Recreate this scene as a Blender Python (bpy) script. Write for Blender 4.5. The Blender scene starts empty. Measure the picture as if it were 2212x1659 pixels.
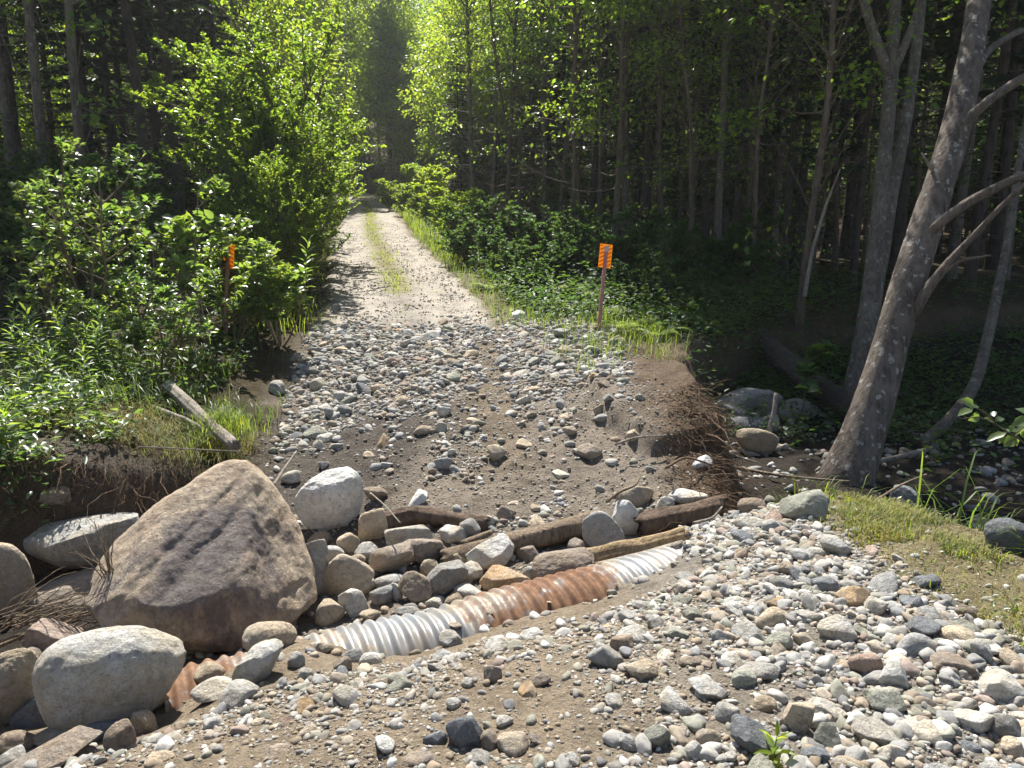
import bpy, bmesh, math
import numpy as np
from mathutils import Vector, Matrix

rng = np.random.default_rng(7)
R = math.radians
# ------------------------------------------------------------------ camera, sky, sun, exposure
sc = bpy.context.scene
CAM_Z, PITCH, FPX = 1.6, R(12), 1640.0          # FPX: focal length in units of a 2212-wide frame
cam = bpy.data.cameras.new('camera'); cam.sensor_width = 36.0; cam.lens = 36.0 * FPX / 2212.0
cam.clip_start = 0.05; cam.clip_end = 2000
cam_o = bpy.data.objects.new('camera', cam); sc.collection.objects.link(cam_o)
cam_o.location = (0, 0, CAM_Z); cam_o.rotation_euler = (R(90) - PITCH, 0, 0)
sc.camera = cam_o
SUN_AZ, SUN_EL = R(-12), R(54)                   # azimuth from +Y towards +X
world = bpy.data.worlds.new('World'); sc.world = world; world.use_nodes = True
wn = world.node_tree.nodes; wl = world.node_tree.links
sky = wn.new('ShaderNodeTexSky'); sky.sky_type = 'NISHITA'; sky.sun_disc = False
sky.sun_elevation = SUN_EL; sky.sun_rotation = SUN_AZ
wn['Background'].inputs['Strength'].default_value = 0.055
wl.new(sky.outputs[0], wn['Background'].inputs[0])
sun = bpy.data.lights.new('sun', 'SUN'); sun.energy = 5.0; sun.angle = R(0.5); sun.color = (1.0, 0.955, 0.88)
sun_o = bpy.data.objects.new('sun', sun); sc.collection.objects.link(sun_o)
SUN_DIR = Vector((math.sin(SUN_AZ) * math.cos(SUN_EL), math.cos(SUN_AZ) * math.cos(SUN_EL), math.sin(SUN_EL)))
sun_o.rotation_euler = SUN_DIR.to_track_quat('Z', 'Y').to_euler()
sun_o.location = SUN_DIR * 60
sc.view_settings.view_transform = 'Standard'; sc.view_settings.look = 'None'
sc.view_settings.exposure = 1.3; sc.view_settings.gamma = 1.0
sc.cycles.use_denoising = True
sc.cycles.max_bounces = 6; sc.cycles.diffuse_bounces = 3; sc.cycles.glossy_bounces = 2
sc.cycles.transmission_bounces = 4; sc.cycles.transparent_max_bounces = 4
sc.cycles.caustics_reflective = False; sc.cycles.caustics_refractive = False
sc.cycles.use_adaptive_sampling = True; sc.cycles.adaptive_threshold = 0.02

# ------------------------------------------------------------------ small helpers
COL = sc.collection
def tag(o, label=None, cat=None, group=None, kind=None):
    if label: o['label'] = label
    if cat: o['category'] = cat
    if group: o['group'] = group
    if kind: o['kind'] = kind
    return o
def link(name, data, parent=None, loc=None, rot=None, scale=None):
    o = bpy.data.objects.new(name, data); COL.objects.link(o)
    if parent: o.parent = parent
    if loc is not None: o.location = loc
    if rot is not None: o.rotation_euler = rot
    if scale is not None: o.scale = scale
    return o
def empty(name, loc=(0, 0, 0), rz=0):
    o = link(name, None, None, loc, (0, 0, rz)); o.empty_display_size = 0.1
    return o
def copy_tree(o, parent=None):
    c = o.copy(); COL.objects.link(c); c.parent = parent
    for ch in o.children: copy_tree(ch, c)
    return c
def mesh_np(name, V, F, mat=None, smooth=True, col=None):
    """V (n,3); F list of int arrays (m,k) -> mesh."""
    if not isinstance(F, (list, tuple)): F = [F]
    F = [f for f in F if len(f)]
    me = bpy.data.meshes.new(name)
    V = np.asarray(V, np.float32)
    me.vertices.add(len(V)); me.vertices.foreach_set('co', V.ravel())
    nl = sum(f.size for f in F); npoly = sum(len(f) for f in F)
    me.loops.add(nl); me.polygons.add(npoly)
    me.loops.foreach_set('vertex_index', np.concatenate([f.ravel() for f in F]).astype(np.int32))
    tot = np.concatenate([np.full(len(f), f.shape[1], np.int32) for f in F])
    st = np.concatenate([[0], np.cumsum(tot)[:-1]]).astype(np.int32)
    me.polygons.foreach_set('loop_start', st); me.polygons.foreach_set('loop_total', tot)
    me.polygons.foreach_set('use_smooth', np.full(npoly, smooth))
    if col is not None:
        a = me.color_attributes.new('Col', 'FLOAT_COLOR', 'POINT')
        c4 = np.ones((len(V), 4), np.float32); c4[:, :3] = col
        a.data.foreach_set('color', c4.ravel())
    me.update(calc_edges=True)
    if mat: me.materials.append(mat)
    return me
class Acc:
    """collects vertex/face arrays for one mesh"""
    def __init__(s): s.V = []; s.F = {}; s.C = []; s.n = 0
    def add(s, V, F, c=None):
        V = np.asarray(V, float)
        for f in (F if isinstance(F, (list, tuple)) else [F]):
            s.F.setdefault(f.shape[1], []).append(f + s.n)
        s.V.append(V); s.n += len(V)
        if c is not None: s.C.append(np.broadcast_to(np.asarray(c, float), (len(V), 3)))
    def mesh(s, name, mat, smooth=True):
        return mesh_np(name, np.concatenate(s.V), [np.concatenate(f) for f in s.F.values()], mat, smooth,
                       np.concatenate(s.C) if s.C else None)
def _hash(ix, iy, iz):
    h = (ix * 374761393 + iy * 668265263 + iz * 2147483647 + 1274126177) & 0xffffffff
    h = ((h ^ (h >> 13)) * 1274126177) & 0xffffffff
    h = ((h ^ (h >> 16)) * 2246822519) & 0xffffffff
    return ((h ^ (h >> 15)) & 0xffffff) / float(0xffffff)
def vnoise(x, y, z=0.0):
    x, y, z = np.broadcast_arrays(np.asarray(x, float), np.asarray(y, float), np.asarray(z, float))
    i, j, k = (np.floor(a).astype(np.int64) for a in (x, y, z))
    f, g, h = x - i, y - j, z - k
    f, g, h = (a * a * a * (a * (a * 6 - 15) + 10) for a in (f, g, h))
    r = 0
    for a in (0, 1):
        for b in (0, 1):
            for c in (0, 1):
                r = r + _hash(i + a, j + b, k + c) * (f if a else 1 - f) * (g if b else 1 - g) * (h if c else 1 - h)
    return r * 2 - 1
def fbm(x, y, z=0.0, o=4):
    r = 0; a = 1; s = 0
    for k in range(o):
        r = r + a * vnoise(np.asarray(x) * 2**k + 17.3 * k, np.asarray(y) * 2**k - 9.1 * k, np.asarray(z) * 2**k + 5.7 * k); s += a; a *= .5
    return r / s
def sstep(a, b, x):
    t = np.clip((x - a) / (b - a), 0, 1); return t * t * (3 - 2 * t)
def nrm(v):
    v = np.asarray(v, float); return v / np.maximum(np.linalg.norm(v, axis=-1, keepdims=True), 1e-9)

# ------------------------------------------------------------------ where a photo pixel looks (2212 x 1659 frame)
cp, sp = math.cos(PITCH), math.sin(PITCH)
def ray(u, v):
    a = (u - 1106) / FPX; b = (829.5 - v) / FPX
    return np.array([a, cp + b * sp, -sp + b * cp])
def at(u, v, t): return np.array([0, 0, CAM_Z]) + ray(u, v) * t

# ------------------------------------------------------------------ terrain height
RY = [-200, 10.5, 15.6, 25.8, 42, 55, 80, 125, 160]; RZ = [.2, .2, .57, 1.29, 2.4, 3.7, 7.5, 21, 30]
RCX = ([9.5, 10.5, 15.6, 25.8, 34, 42, 49, 55, 61, 66, 70], [-1.2, -1.4, -2.47, -4.7, -6.2, -7.8, -9.4, -11.3, -14.5, -20, -30])
def road_z(y): return np.interp(y, RY, RZ)
def road_x(y): return np.interp(y, RCX[0], RCX[1])
CT = np.array([
 (-8,-3,.1),(0,-3,.1),(8,-3,.1),(-6,0,.05),(-2,0,0),(0,0,.02),(2,0,.05),(8,0,0),(-2.2,1.6,-.1),(-1,1.8,-.03),(0,2,0),(1,2,.02),(2,2,.04),(3.2,2,.03),
 (-1.4,2.35,-.22),(-.7,2.5,-.14),(0,2.75,-.12),(.8,2.8,-.06),(1.6,2.9,0),(2.3,3,.03),(3.2,3.2,0),
 (-1.4,2.72,-.35),(-1.32,2.9,-.34),(-1.12,2.98,-.27),(-.98,3.2,-.30),(-.8,3.02,-.27),(-.6,3.1,-.34),(0,3.4,-.33),(.45,3.6,-.31),(.85,3.75,-.215),(1.15,3.75,-.10),(1.5,3.7,-.05),(2.1,3.8,0),
 (-1.6,3.3,-.55),(-.9,3.65,-.56),(-.2,4.0,-.56),(.5,4.3,-.54),(1.0,4.5,-.42),(1.35,4.35,-.18),(1.8,4.4,-.08),(2.4,4.4,-.1),
 (-1.7,4.2,-.62),(-.9,4.5,-.58),(-.1,4.7,-.54),(.7,4.95,-.52),(1.2,5.0,-.48),
 (-1.9,5.4,-.52),(-1.1,5.5,-.50),(-.2,5.6,-.44),(.7,5.7,-.42),(1.4,5.7,-.36),
 (-2.0,6.6,-.38),(-1.2,6.8,-.25),(0,7,-.18),(1,7,-.12),(1.6,6.9,-.08),
 (-2.3,8,-.22),(-1.3,8.2,-.05),(0,8.2,-.02),(1.2,8.2,.03),(1.8,8.2,.05),
 (-2.7,9.3,.08),(-1.4,9.3,.12),(0,9.4,.13),(1.2,9.6,.24),(-2.6,10.4,.22),(-1.4,10.5,.2),(-.2,10.5,.2),(1.2,10.6,.28),(2.4,10.6,.15),
 (-3.2,6.1,.02),(-4.5,6.0,.05),(-7,6,.1),(-3.4,8,.08),(-5,8,.1),(-8,8,.1),(-3.6,10,.2),(-6,10.5,.22),(-8,12,.3),(-3,12.5,.33),(0,12.5,.33),(3,12.5,.3),(8,12.5,.3),
 (4,8,.1),(8,8,.1),(4,4.5,0),(8,4,0),(-4,3.5,0),(-8,3,0),(-3.2,5.3,.0),(-5,5.2,.0)], float)
def _phi(d2): return np.where(d2 > 1e-9, .5 * d2 * np.log(np.maximum(d2, 1e-9)), 0)
_n = len(CT); _K = _phi(((CT[:, None, :2] - CT[None, :, :2])**2).sum(-1)) + .004 * np.eye(_n)
_P = np.c_[np.ones(_n), CT[:, :2]]
_A = np.block([[_K, _P], [_P.T, np.zeros((3, 3))]])
_W = np.linalg.solve(_A, np.r_[CT[:, 2], 0, 0, 0])
def tps(x, y):
    x = np.clip(x, -8, 8); y = np.clip(y, -3, 13)
    sh = x.shape; x = x.ravel(); y = y.ravel(); r = np.empty(len(x))
    for s in range(0, len(x), 20000):
        e = slice(s, s + 20000)
        d2 = (x[e, None] - CT[:, 0])**2 + (y[e, None] - CT[:, 1])**2
        r[e] = _phi(d2) @ _W[:_n] + _W[_n] + x[e] * _W[_n + 1] + y[e] * _W[_n + 2]
    return r.reshape(sh)
CREEK = np.array([(1.40,4.85),(1.5,5.3),(1.62,6.0),(1.75,6.7),(1.8,7.4),(1.85,8.2),(2.2,9.3),(3.2,10.4),(4.6,11.4),(8,12.2),(16,12),(16,-6),(3.0,-6),(2.75,0),(2.62,2.0),(2.6,3.2),(2.55,3.75),(2.35,4.25),(2.0,4.68)])
PIT = np.array([(-12,4.9),(-5,4.75),(-3.7,4.85),(-3.1,5.05),(-2.6,5.35),(-2.25,5.7),(-2.05,5.5),(-1.95,5.0),(-2.0,4.2),(-2.05,3.75),(-2.3,3.4),(-2.9,3.2),(-4,3.0),(-12,2.6)])
LEDGE = np.array([(.75,7.7),(.78,6.95),(.95,6.45),(1.15,6.1),(1.5,6.05),(2.3,6.4),(2.3,8.7),(1.1,8.5)])
def sdist(poly, x, y):
    d = np.full(x.shape, 1e9); ins = np.zeros(x.shape, bool)
    for a, b in zip(poly, np.roll(poly, -1, 0)):
        e = b - a; t = np.clip(((x - a[0]) * e[0] + (y - a[1]) * e[1]) / (e @ e), 0, 1)
        d = np.minimum(d, np.hypot(x - a[0] - t * e[0], y - a[1] - t * e[1]))
        if a[1] != b[1]:
            ins ^= ((a[1] > y) != (b[1] > y)) & (x < (b[0] - a[0]) * (y - a[1]) / (b[1] - a[1]) + a[0])
    return np.where(ins, d, -d)
def zones(x, y):
    """creek and pit blend factors"""
    near = (x > -13) & (x < 17) & (y > -7) & (y < 14)
    c = np.zeros(x.shape); p = np.zeros(x.shape)
    xs, ys = x[near], y[near]
    wob = .10 * fbm(xs * 2.2, ys * 2.2, 3.3, 3)
    c[near] = sstep(-.04, .34, sdist(CREEK, xs, ys) + wob)
    p[near] = sstep(-.05, .30, sdist(PIT, xs, ys) + wob)
    return c, p
def H(x, y, fine=True):
    x = np.asarray(x, float); y = np.asarray(y, float); x, y = np.broadcast_arrays(x, y)
    sh = x.shape; x = np.atleast_1d(x).astype(float); y = np.atleast_1d(y).astype(float)
    base = road_z(y)
    side = x - road_x(np.maximum(y, 9.5))
    base = base - .25 * sstep(2, 5, side) * sstep(11, 16, y) + .10 * sstep(1.6, 3.5, np.abs(side)) + .25 * fbm(x * .15, y * .15, 1.7, 3) * sstep(3, 9, np.abs(side))
    base = base + sstep(8, 60, np.abs(side)) * 3 * sstep(20, 70, y)
    m = tps(x, y)
    z = m + (base - m) * sstep(10.5, 12.8, y)
    nl = (x > 0) & (x < 3) & (y > 5) & (y < 10)
    if nl.any():
        xs, ys = x[nl], y[nl]; z[nl] += .15 * sstep(-.02, .09, sdist(LEDGE, xs, ys) + .09 * fbm(xs * 3, ys * 3, 5.5, 3)) * sstep(9, 7.4, ys)
    c, p = zones(x, y)
    zc = -.72 - .22 * sstep(6.6, 5.2, y) * sstep(6, 4, x) + .45 * sstep(9.2, 11.8, y) + .35 * sstep(5, 10, x) + .10 * fbm(x * 1.1, y * 1.1, 8, 3)
    z = z + (zc - z) * c
    z = z + (-.80 + .06 * fbm(x * 2, y * 2, 4, 2) - z) * p
    if fine:
        nr = sstep(14, 9, y) * sstep(9, 6, np.abs(x))
        z = z + nr * (.035 * fbm(x * 2.3, y * 2.3, .5, 3) + .026 * fbm(x * 9, y * 9, 2.5, 4) + .012 * fbm(x * 22, y * 22, 6.5, 2) + .06 * np.abs(fbm(x * 4, y * 4, 7.5, 4)) * sstep(4.7, 5.2, y) + .03 * fbm(x * 13, y * 13, 17.5, 3) * sstep(4.7, 5.2, y) * sstep(8, 6.5, y))
    ed = 4 * (c * (1 - c) + p * (1 - p)) + sstep(-3, -3.4, x) * 0
    z = z + ed * (.09 * fbm(x * 4, y * 4, 14.5, 4))
    # wheel track up the wash-out
    z = z - .05 * np.exp(-((x - (-.28 - .03 * (y - 8)))/.18)**2) * sstep(6.2, 7.2, y) * sstep(10.5, 9.5, y)
    return z.reshape(sh) if sh else float(z[0])
_tt = np.concatenate([np.arange(1.2, 14, .02), np.geomspace(14, 160, 500)])
def hit(u, v, dz=0.0):
    """ground point seen at a photo pixel -> point, distance"""
    d = ray(u, v); X = d[0] * _tt; Y = d[1] * _tt; Z = CAM_Z + d[2] * _tt
    k = np.nonzero(Z < H(X, Y, False) + dz)[0]
    t = _tt[k[0]] if len(k) else 60.0
    return at(u, v, t), t

# ------------------------------------------------------------------ materials
def newmat(name):
    m = bpy.data.materials.new(name); m.use_nodes = True
    nt = m.node_tree; nt.nodes.clear()
    out = nt.nodes.new('ShaderNodeOutputMaterial')
    return m, nt, out
def N(nt, t, **kw):
    n = nt.nodes.new('ShaderNode' + t)
    for k, v in kw.items():
        if k in n.inputs: n.inputs[k].default_value = v
        else: setattr(n, k, v)
    return n
def ramp(nt, src, stops):
    r = nt.nodes.new('ShaderNodeValToRGB'); el = r.color_ramp.elements
    while len(el) < len(stops): el.new(.5)
    for e, (p, c) in zip(el, stops):
        e.position = p; e.color = (*c, 1) if len(c) == 3 else c
    nt.links.new(src, r.inputs[0]); return r
def noise(nt, vec, scale, detail=6, rough=.6):
    n = N(nt, 'TexNoise', Scale=scale, Detail=detail, Roughness=rough)
    if vec is not None: nt.links.new(vec, n.inputs['Vector'])
    return n
def mixc(nt, fac, a, b, mode='MIX'):
    n = nt.nodes.new('ShaderNodeMix'); n.data_type = 'RGBA'; n.blend_type = mode
    for s, val in ((0, fac), (6, a), (7, b)):
        if hasattr(val, 'links') or isinstance(val, bpy.types.NodeSocket): nt.links.new(val, n.inputs[s])
        else: n.inputs[s].default_value = val if s == 0 else (*val, 1)
    return n.outputs[2]
def math_(nt, op, a, b=None, c=None):
    n = nt.nodes.new('ShaderNodeMath'); n.operation = op
    for i, v in enumerate((a, b, c)):
        if v is None: continue
        if isinstance(v, bpy.types.NodeSocket): nt.links.new(v, n.inputs[i])
        else: n.inputs[i].default_value = v
    return n.outputs[0]
def finish(nt, out, color, rough=.9, bump=None, bstr=.4, bdist=.01, spec=.3, metal=0.0):
    b = nt.nodes.new('ShaderNodeBsdfPrincipled')
    for inp, val in (('Base Color', color), ('Roughness', rough), ('Metallic', metal)):
        if isinstance(val, bpy.types.NodeSocket): nt.links.new(val, b.inputs[inp])
        else: b.inputs[inp].default_value = (*val, 1) if inp == 'Base Color' else val
    b.inputs['Specular IOR Level'].default_value = spec
    if bump is not None:
        bn = N(nt, 'Bump', Strength=bstr, Distance=bdist); nt.links.new(bump, bn.inputs['Height'])
        nt.links.new(bn.outputs[0], b.inputs['Normal'])
    nt.links.new(b.outputs[0], out.inputs[0]); return b
def mat_rock(name, c, dark=.62, scale=1.0, stain=None, tint=None):
    m, nt, out = newmat(name)
    tc = nt.nodes.new('ShaderNodeTexCoord'); oi = nt.nodes.new('ShaderNodeObjectInfo')
    geo = nt.nodes.new('ShaderNodeNewGeometry'); vec = geo.outputs['Position']
    c = np.array(c)
    n1 = noise(nt, vec, 11 * scale, 9, .7); n2 = noise(nt, vec, 120 * scale, 5, .75); n3 = noise(nt, vec, 6 * scale, 5)
    col = ramp(nt, n1.outputs[0], [(.25, tuple(c * dark)), (.5, tuple(c)), (.78, tuple(np.minimum(c * 1.22, .8)))]).outputs[0]
    sp_ = ramp(nt, n2.outputs[0], [(.30, (.34, .32, .30)), (.46, (.95, .95, .95)), (.6, (1.05, 1.05, 1.05)), (.8, (1.5, 1.48, 1.45))]).outputs[0]
    col = mixc(nt, .8, col, sp_, 'MULTIPLY')
    if tint is not None:
        t = ramp(nt, n3.outputs[0], [(.42, (0, 0, 0)), (.62, (1, 1, 1))])
        f = math_(nt, 'MULTIPLY', t.outputs[0], .75)
        col = mixc(nt, f, col, tint)
    if stain is not None:
        mp = N(nt, 'Mapping'); mp.inputs['Scale'].default_value = (1, 1, .55); mp.inputs['Rotation'].default_value = (0, .6, 0); nt.links.new(tc.outputs['Object'], mp.inputs[0])
        n4 = noise(nt, mp.outputs[0], 4.0, 10, .72)
        ds = N(nt, 'VectorMath', operation='DISTANCE'); nt.links.new(tc.outputs['Object'], ds.inputs[0]); ds.inputs[1].default_value = (.10, -.28, .02)
        n4o = math_(nt, 'ADD', n4.outputs[0], math_(nt, 'MULTIPLY_ADD', ds.outputs['Value'], -.62, .22))
        t = ramp(nt, n4o, [(.42, (0, 0, 0)), (.56, (1, 1, 1))])
        col = mixc(nt, math_(nt, 'MULTIPLY', t.outputs[0], .85), col, stain)
    vr = math_(nt, 'MULTIPLY_ADD', oi.outputs['Random'], .5, .98)
    col = mixc(nt, 1.0, col, vr, 'MULTIPLY') if False else mixc(nt, 1.0, col, _gray(nt, vr), 'MULTIPLY')
    nb = noise(nt, vec, 34 * scale, 10, .72)
    vo = N(nt, 'TexVoronoi', Scale=23.0 * scale); vo.feature = 'DISTANCE_TO_EDGE'; wv = N(nt, 'VectorMath', operation='MULTIPLY_ADD'); nt.links.new(n1.outputs[1], wv.inputs[0]); wv.inputs[1].default_value = (.09, .09, .09); nt.links.new(vec, wv.inputs[2]); nt.links.new(wv.outputs[0], vo.inputs['Vector'])
    cr = ramp(nt, vo.outputs['Distance'], [(0, (0, 0, 0)), (.03, (1, 1, 1))]).outputs[0]
    hb = math_(nt, 'ADD', math_(nt, 'ADD', nb.outputs[0], math_(nt, 'MULTIPLY', n1.outputs[0], .9)), math_(nt, 'MULTIPLY', cr, .10))
    col = mixc(nt, 1.0, col, ramp(nt, nb.outputs[0], [(.3, (.68, .66, .64)), (.5, (1, 1, 1)), (.75, (1.15, 1.15, 1.14))]).outputs[0], 'MULTIPLY')
    finish(nt, out, col, .9, hb, .9, .03, .15)
    return m
def _gray(nt, s):
    c = nt.nodes.new('ShaderNodeCombineColor')
    for i in range(3): nt.links.new(s, c.inputs[i])
    return c.outputs[0]
ROCK = {
 'pale':  mat_rock('rock_pale', (.46, .45, .42), tint=(.42, .37, .28)),
 'white': mat_rock('rock_white', (.60, .59, .56), .75),
 'grey':  mat_rock('rock_grey', (.30, .30, .29), tint=(.33, .30, .25)),
 'tan':   mat_rock('rock_tan', (.40, .33, .24), tint=(.33, .29, .24)),
 'brown': mat_rock('rock_brown', (.28, .225, .17), tint=(.24, .215, .19)),
 'slate': mat_rock('rock_slate', (.175, .182, .19), .7),
 'rust':  mat_rock('rock_rust', (.40, .28, .165), tint=(.36, .30, .23)),
 'red':   mat_rock('rock_red', (.29, .215, .175), tint=(.32, .27, .23)),
 'olive': mat_rock('rock_olive', (.27, .27, .225)),
}
HERO = mat_rock('rock_boulder', (.37, .29, .215), .55, 1.0, stain=(.125, .11, .11), tint=(.40, .34, .26))
def mat_gravel():
    m, nt, out = newmat('gravel_stone')
    a = N(nt, 'VertexColor', layer_name='Col'); g = nt.nodes.new('ShaderNodeNewGeometry')
    n1 = noise(nt, g.outputs['Position'], 60, 5, .7)
    f = ramp(nt, n1.outputs[0], [(.25, (.6, .6, .6)), (.55, (1, 1, 1)), (.8, (1.2, 1.2, 1.2))]).outputs[0]
    finish(nt, out, mixc(nt, 1.0, a.outputs[0], f, 'MULTIPLY'), .9, n1.outputs[0], .4, .006, .2)
    return m
GRAVEL = mat_gravel()
def mat_ground():
    m, nt, out = newmat('ground_soil')
    a = N(nt, 'VertexColor', layer_name='Col'); g = nt.nodes.new('ShaderNodeNewGeometry'); P = g.outputs['Position']
    n1 = noise(nt, P, 3.5, 8, .7); n2 = noise(nt, P, 55, 6, .75); n3 = noise(nt, P, 14, 6, .7)
    f1 = ramp(nt, n1.outputs[0], [(.3, (.66, .64, .62)), (.5, (1, 1, 1)), (.72, (1.22, 1.2, 1.16))]).outputs[0]
    f2 = ramp(nt, n2.outputs[0], [(.3, (.5, .48, .46)), (.52, (1, 1, 1)), (.78, (1.45, 1.42, 1.38))]).outputs[0]
    col = mixc(nt, 1.0, mixc(nt, 1.0, a.outputs[0], f1, 'MULTIPLY'), f2, 'MULTIPLY')
    h = math_(nt, 'ADD', math_(nt, 'MULTIPLY', n3.outputs[0], 1.0), math_(nt, 'MULTIPLY', n2.outputs[0], .6))
    finish(nt, out, col, .95, h, 1.0, .05, .1)
    return m
GROUND = mat_ground()
def mat_bark(name, c, c2, lichen=None, vs=8.0, ring=False):
    m, nt, out = newmat(name)
    tc = nt.nodes.new('ShaderNodeTexCoord'); mp = N(nt, 'Mapping'); nt.links.new(tc.outputs['Object'], mp.inputs[0])
    mp.inputs['Scale'].default_value = (1, 1, .22)
    n1 = noise(nt, mp.outputs[0], vs * 3, 7, .7); n2 = noise(nt, tc.outputs['Object'], 2.5, 5)
    col = ramp(nt, n1.outputs[0], [(.3, c2), (.55, c), (.8, tuple(np.array(c) * 1.35))]).outputs[0]
    h = n1.outputs[0]
    if lichen is not None:
        v = N(nt, 'TexVoronoi', Scale=16.0, Randomness=1.0); w = noise(nt, tc.outputs['Object'], 14, 4)
        mx = N(nt, 'VectorMath', operation='MULTIPLY_ADD'); nt.links.new(w.outputs[1], mx.inputs[0]); mx.inputs[1].default_value = (.12, .12, .12); nt.links.new(tc.outputs['Object'], mx.inputs[2])
        nt.links.new(mx.outputs[0], v.inputs['Vector'])
        sep = nt.nodes.new('ShaderNodeSeparateColor'); nt.links.new(v.outputs['Color'], sep.inputs[0])
        f = math_(nt, 'LESS_THAN', v.outputs['Distance'], math_(nt, 'MULTIPLY', math_(nt, 'POWER', sep.outputs[0], 2.4), .5))
        col = mixc(nt, math_(nt, 'MULTIPLY', f, .85), col, lichen)
    col = mixc(nt, 1.0, col, ramp(nt, n2.outputs[0], [(.3, (.7, .7, .7)), (.7, (1.25, 1.25, 1.25))]).outputs[0], 'MULTIPLY')
    finish(nt, out, col, .9, h, .9, .035, .15)
    return m
BARK = mat_bark('bark_brown', (.17, .135, .105), (.07, .055, .045))
BARK_GREY = mat_bark('bark_grey', (.175, .15, .125), (.07, .06, .05), (.27, .26, .23))
BARK_LICHEN = mat_bark('bark_lichen', (.18, .15, .125), (.06, .05, .042), (.38, .36, .32), 6)
BARK_DARK = mat_bark('bark_dark', (.085, .07, .06), (.035, .03, .026))
WOOD_GREY = mat_bark('wood_weathered', (.36, .32, .27), (.17, .14, .11), None, 14)
WOOD_TAN = mat_bark('wood_tan', (.40, .30, .18), (.19, .12, .06), None, 14)
WOOD_BROWN = mat_bark('wood_brown', (.25, .195, .14), (.09, .066, .048), None, 12)
WOOD_ROT = mat_bark('wood_rotten', (.15, .108, .08), (.045, .033, .026), None, 10)
LIMB = mat_bark('limb_grey', (.20, .165, .135), (.08, .065, .052), None, 14)
TWIG = mat_bark('twig_bark', (.26, .20, .14), (.13, .1, .07), None, 20)
ROOT = mat_bark('root_fibre', (.22, .15, .10), (.10, .065, .042), None, 20)
def mat_leaf(name, c, tr, rough=.42, tw=.5, spec=.5):
    m, nt, out = newmat(name)
    g = nt.nodes.new('ShaderNodeNewGeometry'); oi = nt.nodes.new('ShaderNodeObjectInfo')
    n1 = noise(nt, g.outputs['Position'], 1.7, 3)
    f = math_(nt, 'ADD', n1.outputs[0], math_(nt, 'MULTIPLY_ADD', oi.outputs['Random'], .3, -.15))
    rp = math_(nt, 'ADD', f, math_(nt, 'MULTIPLY_ADD', g.outputs['Random Per Island'], .5, -.25))
    c = np.array(c); tr = np.array(tr)
    col = ramp(nt, rp, [(.2, tuple(c * (.6, .7, .8))), (.5, tuple(c)), (.85, tuple(c * (1.5, 1.25, .9)))]).outputs[0]
    tcol = ramp(nt, rp, [(.2, tuple(tr * (.6, .75, .8))), (.5, tuple(tr)), (.85, tuple(tr * (1.35, 1.15, .8)))]).outputs[0]
    b = nt.nodes.new('ShaderNodeBsdfPrincipled'); nt.links.new(col, b.inputs['Base Color'])
    b.inputs['Roughness'].default_value = rough; b.inputs['Specular IOR Level'].default_value = spec
    t = nt.nodes.new('ShaderNodeBsdfTranslucent'); nt.links.new(tcol, t.inputs[0])
    mx = nt.nodes.new('ShaderNodeMixShader'); mx.inputs[0].default_value = tw
    nt.links.new(b.outputs[0], mx.inputs[1]); nt.links.new(t.outputs[0], mx.inputs[2]); nt.links.new(mx.outputs[0], out.inputs[0])
    return m
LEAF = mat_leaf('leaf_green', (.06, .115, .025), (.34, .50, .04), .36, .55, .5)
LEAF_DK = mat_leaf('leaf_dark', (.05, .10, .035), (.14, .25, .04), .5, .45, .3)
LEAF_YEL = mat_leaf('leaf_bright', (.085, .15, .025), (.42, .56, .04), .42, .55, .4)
LEAF_SH = mat_leaf('leaf_willow', (.085, .135, .06), (.32, .46, .06), .36, .48, .8)
NEEDLE = mat_leaf('needle', (.025, .05, .02), (.05, .09, .02), .55, .25, .3)
GRASS = mat_leaf('grass_green', (.10, .16, .03), (.34, .44, .05), .5, .5, .3)
GRASS_DK = mat_leaf('grass_dark', (.05, .095, .025), (.12, .19, .03), .45)
GRASS_DRY = mat_leaf('grass_pale', (.24, .23, .10), (.30, .30, .09), .6, .35, .2)
FIBRE = mat_leaf('root_hair', (.19, .13, .085), (.14, .09, .05), .8, .2, .1)
def plain(name, c, rough=.6, metal=0.0, spec=.4, var=.25, scale=20):
    m, nt, out = newmat(name); tc = nt.nodes.new('ShaderNodeTexCoord'); n1 = noise(nt, tc.outputs['Object'], scale, 6, .65)
    c = np.array(c)
    col = ramp(nt, n1.outputs[0], [(.3, tuple(c * (1 - var))), (.7, tuple(np.minimum(c * (1 + var), 1)))]).outputs[0]
    finish(nt, out, col, rough, n1.outputs[0], .15, .004, spec, metal); return m

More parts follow.
